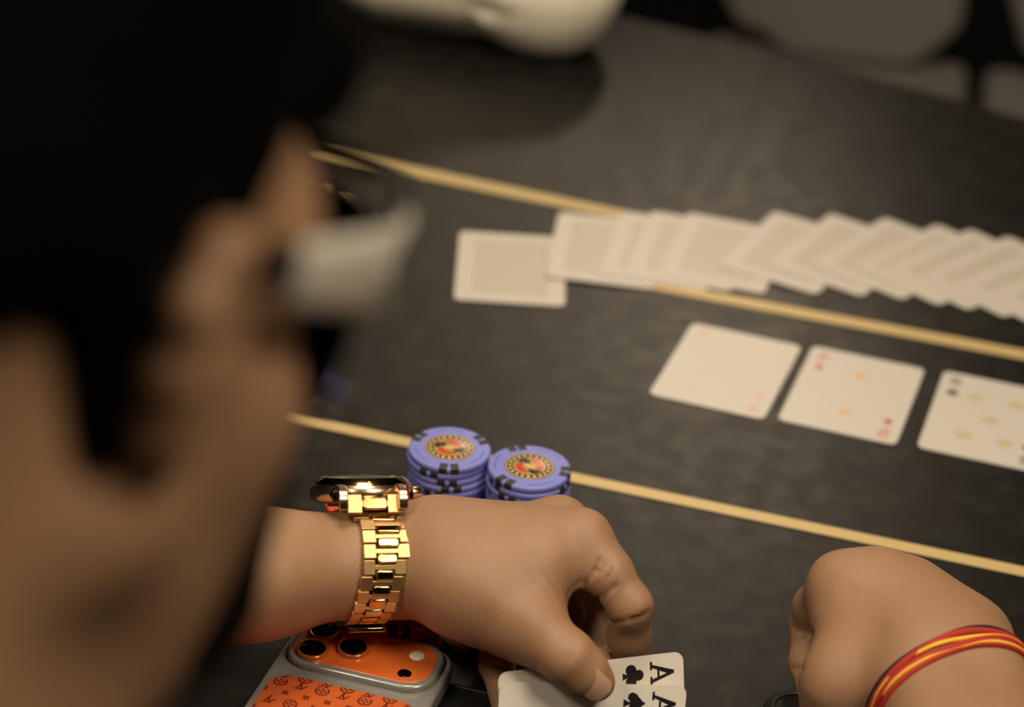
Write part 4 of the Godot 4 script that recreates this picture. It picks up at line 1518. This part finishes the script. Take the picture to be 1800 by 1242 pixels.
func watch(_lf: Field) -> void:
	var w := dp(672, 985, 1.035)
	var fr := wframe()
	var A: Vector3 = fr[0]
	var N: Vector3 = fr[1]
	var R: Vector3 = fr[2]
	var t := thing("wristwatch", "gold wristwatch with a link bracelet on the left wrist", "watch", Transform3D(Basis(A, N, A.cross(N)), w))
	# local: x along the arm, y up from the back of the wrist, z towards the thumb side
	var zs := 1.0 if A.cross(N).dot(R) > 0 else -1.0
	var cc := Vector3(-0.0095, 0.0305, 0.002 * zs)
	var case := MB.new()
	case.lathe([Vector2(0, 0.0048), Vector2(0.0175, 0.0048), Vector2(0.0180, 0.0052), Vector2(0.0186, 0.0052), Vector2(0.0212, 0.0030), Vector2(0.0222, 0.0010), Vector2(0.0222, -0.0026), Vector2(0.0205, -0.0042), Vector2(0.017, -0.0048), Vector2(0, -0.0048)], 72)
	var cs := put("case", case.mesh(), M.rose, t, Transform3D(Basis(), cc))
	var bez := MB.new()
	bez.lathe([Vector2(0.0166, 0.0054), Vector2(0.0176, 0.0062), Vector2(0.0192, 0.0056), Vector2(0.0204, 0.0042), Vector2(0.0204, 0.0036)], 8)
	bez.lathe([Vector2(0.0163, 0.0058), Vector2(0.0182, 0.0062), Vector2(0.0200, 0.0046), Vector2(0.0208, 0.0034)], 64)
	put("bezel", bez.mesh(), M.gold_polish, cs)
	put("dial", lathe_mesh([Vector2(0, 0.0052), Vector2(0.0164, 0.0052)], 48), M.dial, cs)
	put("crystal", lathe_mesh([Vector2(0, 0.0064), Vector2(0.012, 0.0063), Vector2(0.0166, 0.0059)], 48), M.glass, cs)
	for q in [[0.9, 0.0011, 0.008], [2.4, 0.0007, 0.013]]:
		put("watch_hand", slab_mesh(rrect(q[1], q[2], 0.0003, 2), 0.0053, 0.0055, 0.0001), M.gold_polish, cs, Transform3D(Basis(Vector3.UP, q[0]), Vector3(sin(q[0]), 0, cos(q[0])) * q[2] * 0.4))
	# crown on the hand side, screwed cover on the other side
	var cr := lathe_mesh([Vector2(0, 0.0040), Vector2(0.0020, 0.0040), Vector2(0.0028, 0.0034), Vector2(0.0028, 0.0), Vector2(0, 0.0)], 16)
	put("crown", cr, M.rose, t, Transform3D(Basis(Vector3.BACK, -PI / 2), cc + Vector3(0.0205, -0.0006, 0.009 * zs)))
	var pu := put("pusher", lathe_mesh([Vector2(0, 0.003), Vector2(0.0022, 0.003), Vector2(0.0034, 0.002), Vector2(0.0034, 0.0), Vector2(0, 0)], 6), M.steel, t, Transform3D(Basis(Vector3.RIGHT, PI / 2 * zs), cc + Vector3(-0.0135, -0.0005, 0.0175 * zs)))
	pu.set_meta("label", "dark hexagonal socket on the case side")
	for s in [-1.0, 1.0]:
		for e in [-1.0, 1.0]:
			var lug := MB.new()
			lug.slab(PackedVector2Array([Vector2(-0.003, 0.0038), Vector2(0.006, 0.0038), Vector2(0.0105, 0.0005), Vector2(0.0118, -0.006), Vector2(0.009, -0.0068), Vector2(0.0055, -0.0032), Vector2(-0.003, -0.0032)]), -0.002, 0.002, 0.0006, Transform3D(Basis(Vector3(0, 0, e * zs), Vector3(1, 0, 0), Vector3(0, 1, 0)), cc + Vector3(0.0005 + s * 0.0128, 0.0, 0.0168 * e * zs)))
			put("lug", lug.mesh(), M.rose, t)
	# bracelet rows round the wrist: ellipse in (y, z), a little slack at the bottom
	var ay := 0.0264
	var az := 0.0366
	var arc := 0.0
	var ph := 0.0
	var last := Vector2(0, 0)
	var rows := []
	var start := deg_to_rad(37)
	var step := 0.00655
	var a := start
	while a < TAU - start - 0.05:
		rows.append(a)
		var acc := 0.0
		while acc < step:
			var da := 0.004
			acc += da * Vector2(ay * sin(a), az * cos(a)).length()
			a += da
	var cut := {}
	for k in rows.size():
		var an: float = rows[k]
		var q := Vector2(ay * cos(an), az * sin(an))          # y, z
		var tg := Vector2(-ay * sin(an), az * cos(an)).normalized()
		var nn := Vector2(tg.y, -tg.x)
		var drop := maxf(0.0, 0.028 - q.x)
		var wid := lerpf(0.0250, 0.0180, clampf(k / 4.0, 0, 1))
		wid = lerpf(wid, 0.0160, clampf((k - 7) / 6.0, 0, 1)) if k < rows.size() / 2 else lerpf(0.016, 0.0236, clampf((k - rows.size() * 0.6) / (rows.size() * 0.4), 0, 1))
		var xo := -0.0012 - 0.16 * drop * (1.0 if an < PI else 0.6) + (-0.002 if k < 1 else 0.0)
		# basis: x along the arm, y outwards, z along the strap
		var yb := Vector3(0, nn.x, nn.y * zs)
		var zb := Vector3(0, tg.x, tg.y * zs)
		var tf := Transform3D(Basis(Vector3(1, 0, 0), yb, zb), Vector3(xo, q.x, q.y * zs))
		var key := "%.4f" % wid
		if not cut.has(key): cut[key] = link_meshes(wid, step)
		var lk := put("bracelet_link", cut[key][0], M.gold, t, tf)
		put("polished_center", cut[key][1], M.gold_polish, lk)
	for e in [1.0, -1.0]:
		var em := link_meshes(0.0236, 0.0086)
		var el := put("end_link", em[0], M.gold, t, Transform3D(Basis(Vector3(1, 0, 0), Vector3(0, 0.34, 0.94 * zs * e).normalized(), Vector3(0, -0.94, 0.34 * zs * e).normalized()), Vector3(-0.0080, 0.0262, 0.0258 * zs * e)))
		put("polished_center", em[1], M.gold_polish, el, Transform3D(Basis(), Vector3(0, 0.0003, -0.0043)))
	var cl := put("clasp", slab_mesh(rrect(0.017, 0.022, 0.002, 4), 0.0, 0.0022, 0.0006), M.gold_polish, t, Transform3D(Basis(Vector3(1, 0, 0), Vector3(0, -1, 0), Vector3(0, 0, -1)), Vector3(-0.0086, -ay - 0.0008, 0.002 * zs)))
	cl.set_meta("label", "polished folding clasp under the wrist")


func link_meshes(wid: float, step: float) -> Array:
	var side := MB.new()
	var cw := wid * 0.46       # centre piece width
	var sw := (wid - cw) / 2
	var ln := step * 0.95
	for s in [-1.0, 1.0]:
		side.slab(rrect(sw, ln, 0.0005, 3), -0.0012, 0.0010, 0.0004, Transform3D(Basis(), Vector3(s * (cw / 2 + sw / 2), 0, 0)))
	side.slab(rrect(cw + 0.002, ln * 0.34, 0.0003, 2), -0.0010, 0.0009, 0.0003, Transform3D(Basis(), Vector3(0, 0, 0)))
	var c := MB.new()
	c.slab(rrect(cw - 0.0006, step * 0.64, 0.0013, 4), -0.0008, 0.0014, 0.0008, Transform3D(Basis(), Vector3(0, 0, step * 0.5)))
	return [side.mesh(), c.mesh()]


func bracelets(rf: Field) -> void:
	var w := at(1662, 1192, 0.046)
	var el := Vector3(0.215, 0.035, -0.58)
	var ax := (w - el).normalized()
	var side := ax.cross(Vector3.UP).normalized()
	if side.x < 0: side = -side
	var bx := (ax - side * 0.36).normalized()      # the thread slants: further up the arm on the thumb side
	var e1 := bx.cross(Vector3.UP).normalized()
	var e2 := e1.cross(bx).normalized()
	var thumb := 0.0 if e1.x < 0 else PI
	var t := thing("thread_bracelet", "red and yellow sacred thread bracelet wound round the right wrist", "bracelet")
	var b := thing("cord_bracelet", "thin black cord bracelet on the hand side of the red thread", "bracelet")
	# strands from the hand side to the elbow side: offset along the arm, radius, name, colour, lift, slip (how far it runs under its neighbour on the thumb side)
	var specs := [[0.0052, 0.0010, "cord", srgb(14, 13, 20), 0.0008, 0.0], [0.0034, 0.0016, "red_strand", srgb(172, 38, 20), 0.0009, 0.0], [0.0013, 0.0010, "yellow_strand", srgb(236, 184, 52), 0.0013, 0.0010], [-0.0007, 0.0016, "red_strand", srgb(172, 38, 20), 0.0010, 0.0], [-0.0026, 0.0011, "yellow_strand", srgb(232, 176, 50), 0.0010, 0.0022], [-0.0032, 0.0012, "red_strand", srgb(168, 38, 20), 0.0006, 0.0]]
	for sp in specs:
		var pts := PackedVector3Array()
		for i in 72:
			var a := TAU * i / 72.0
			var dir := e1 * cos(a) + e2 * sin(a)
			var wob := 0.0007 * sin(a * 3.0 + sp[0] * 900.0)
			var o: Vector3 = w - ax * 0.010 + bx * (sp[0] + wob + sp[5] * maxf(0.0, cos(a - thumb)))
			pts.append(o + dir * (rf.out(o, dir) + sp[4]))
		var mb := MB.new()
		mb.tube(pts, sp[1], 10, true)
		var m := mat(sp[3], 0.7)
		m.rim_enabled = true
		m.rim = 0.2
		put(sp[2], mb.mesh(), m, b if sp[2] == "cord" else t)


# ------------------------------------------------------------------ the person across the table: only a cream sleeve shows
func dealer() -> void:
	var t := thing("person", "person across the table resting a cream shirt sleeve on its edge", "person")
	var el := at(968, -14, 0.040)
	var wr := el + Vector3(-0.235, 0.0, -0.040)
	var sh := el + Vector3(-0.17, 0.20, -0.20)
	var nb := sh + Vector3(-0.20, 0.04, -0.05)
	var f := Field.new()
	f.kin[0] = 0.03
	f.cap(wr, el, 0.021, 0.028)
	f.cap(el, sh, 0.028, 0.05)
	f.cap(nb + Vector3(0, -0.02, 0), sh, 0.06, 0.055)
	var sh2 := nb + (nb - sh) * Vector3(1, -0.4, 1) * 0.95
	f.cap(nb + Vector3(0, -0.02, 0), sh2, 0.06, 0.055)
	f.cap(sh2, sh2 + Vector3(-0.1, -0.25, 0.05), 0.05, 0.04)
	f.cap(sh2 + Vector3(-0.1, -0.25, 0.05), wr + Vector3(-0.16, 0.02, 0.0), 0.038, 0.026)
	f.cap(nb + Vector3(-0.05, -0.1, -0.02), nb + Vector3(-0.04, -0.5, -0.02), 0.10, 0.10)
	f.cap(nb + Vector3(0.05, -0.1, -0.02), nb + Vector3(0.04, -0.5, -0.02), 0.10, 0.10)
	f.cap(nb, nb + Vector3(0, 0.14, 0.02), 0.055, 0.052)
	f.ell(nb + Vector3(0, 0.24, 0.04), Vector3(0.076, 0.11, 0.095))
	# face turned to the table: nose, brow, cheeks, chin, lips, ears, eye hollows
	var hd := nb + Vector3(0, 0.24, 0.04)
	f.cap(hd + Vector3(0, 0.01, 0.092), hd + Vector3(0, -0.022, 0.108), 0.008, 0.011)
	for q in [-1.0, 1.0]:
		f.cap(hd + Vector3(0.012 * q, 0.024, 0.086), hd + Vector3(0.046 * q, 0.020, 0.068), 0.010, 0.010)
		f.cap(hd + Vector3(0.046 * q, -0.022, 0.062), hd + Vector3(0.055 * q, -0.03, 0.03), 0.014, 0.014)
		f.cap(hd + Vector3(0.075 * q, 0.012, -0.004), hd + Vector3(0.074 * q, -0.025, 0.0), 0.011, 0.008)
		f.crease(hd + Vector3(0.022 * q, 0.006, 0.09), hd + Vector3(0.04 * q, 0.004, 0.08), 0.010, 0.006)
	f.cap(hd + Vector3(-0.012, -0.086, 0.066), hd + Vector3(0.012, -0.086, 0.066), 0.018, 0.018)
	f.cap(hd + Vector3(-0.016, -0.05, 0.082), hd + Vector3(0.016, -0.05, 0.082), 0.009, 0.009)
	f.crease(hd + Vector3(-0.02, -0.05, 0.093), hd + Vector3(0.02, -0.05, 0.093), 0.004, 0.003)
	for h in [wr, wr + Vector3(-0.16, 0.02, 0.0)]:
		var dr := Vector3(-1, -0.1, 0.1) if h == wr else Vector3(1, -0.2, 0.35)
		for k in 4:
			var side := Vector3(0, 0, (k - 1.5) * 0.019)
			f.cap(h + dr * 0.03 + side * 0.5, h + dr * 0.08 + side, 0.014, 0.011)
			f.cap(h + dr * 0.08 + side, h + dr * 0.12 + side + Vector3(0, -0.014, 0), 0.009, 0.0075)
		f.cap(h + dr * 0.03 + Vector3(0, 0, 0.025), h + dr * 0.07 + Vector3(0, -0.01, 0.055), 0.013, 0.009)
	var lo := nb + Vector3(-0.42, -0.62, -0.2)
	var hi := nb + Vector3(0.42, 0.38, 0.46)
	var mb := MB.new()
	f.surface(lo, Vector3(hi.x, hd.y - 0.12, hi.z), 0.011, mb, skin_color)
	f.surface(hd + Vector3(-0.13, -0.135, -0.13), hd + Vector3(0.13, 0.14, 0.15), 0.006, mb, skin_color)
	put("body", mb.mesh(true), M.skin, t)
	# shirt: the same body, looser, with folds at the elbow
	var s := Field.new()
	s.kin[0] = 0.03
	s.cap(wr + Vector3(0.01, 0.0, 0), el, 0.031, 0.035)
	s.cap(el, el + Vector3(0.012, 0.012, -0.02), 0.035, 0.04)
	s.cap(el, sh, 0.036, 0.062)
	s.cap(nb + Vector3(0, -0.03, 0), sh, 0.066, 0.064)
	s.cap(nb + Vector3(0, -0.03, 0), sh2, 0.066, 0.064)
	s.cap(sh2, sh2 + Vector3(-0.1, -0.25, 0.05), 0.062, 0.05)
	s.cap(sh2 + Vector3(-0.1, -0.25, 0.05), (wr + Vector3(-0.16, 0.02, 0)).lerp(sh2 + Vector3(-0.1, -0.25, 0.05), 0.1), 0.05, 0.042)
	s.cap(nb + Vector3(-0.05, -0.1, -0.02), nb + Vector3(-0.04, -0.5, -0.02), 0.118, 0.118)
	s.cap(nb + Vector3(0.05, -0.1, -0.02), nb + Vector3(0.04, -0.5, -0.02), 0.118, 0.118)
	for c in [[[-0.12, 0.022, 0.024], [-0.02, 0.016, 0.030], 0.0045], [[-0.07, 0.006, 0.034], [0.012, 0.004, 0.033], -0.004], [[-0.09, -0.004, 0.034], [0.0, -0.008, 0.032], 0.004], [[-0.05, -0.014, 0.030], [0.02, -0.012, 0.028], -0.004], [[-0.04, 0.026, 0.018], [0.028, 0.018, 0.022], 0.0045], [[-0.06, 0.034, 0.008], [0.03, 0.03, 0.012], -0.004], [[-0.2, 0.012, 0.028], [-0.11, 0.004, 0.032], 0.003]]:
		s.crease(el + Vector3(c[0][0], c[0][1], c[0][2]), el + Vector3(c[1][0], c[1][1], c[1][2]), 0.0065, c[2])
	var mb2 := MB.new()
	s.surface(lo, Vector3(hi.x, nb.y + 0.07, hi.z), 0.008, mb2, plain_color)
	put("shirt", mb2.mesh(), M.cream, t)
	var hf := Field.new()
	hf.kin[0] = 0.02
	hf.ell(hd + Vector3(0, 0.045, -0.022), Vector3(0.083, 0.082, 0.088))
	hf.ell(hd + Vector3(0, 0.005, -0.055), Vector3(0.072, 0.075, 0.055))
	var mb3 := MB.new()
	hf.surface(hd + Vector3(-0.12, -0.12, -0.14), hd + Vector3(0.12, 0.16, 0.1), 0.007, mb3, plain_color)
	put("hair", mb3.mesh(), M.hair, t)
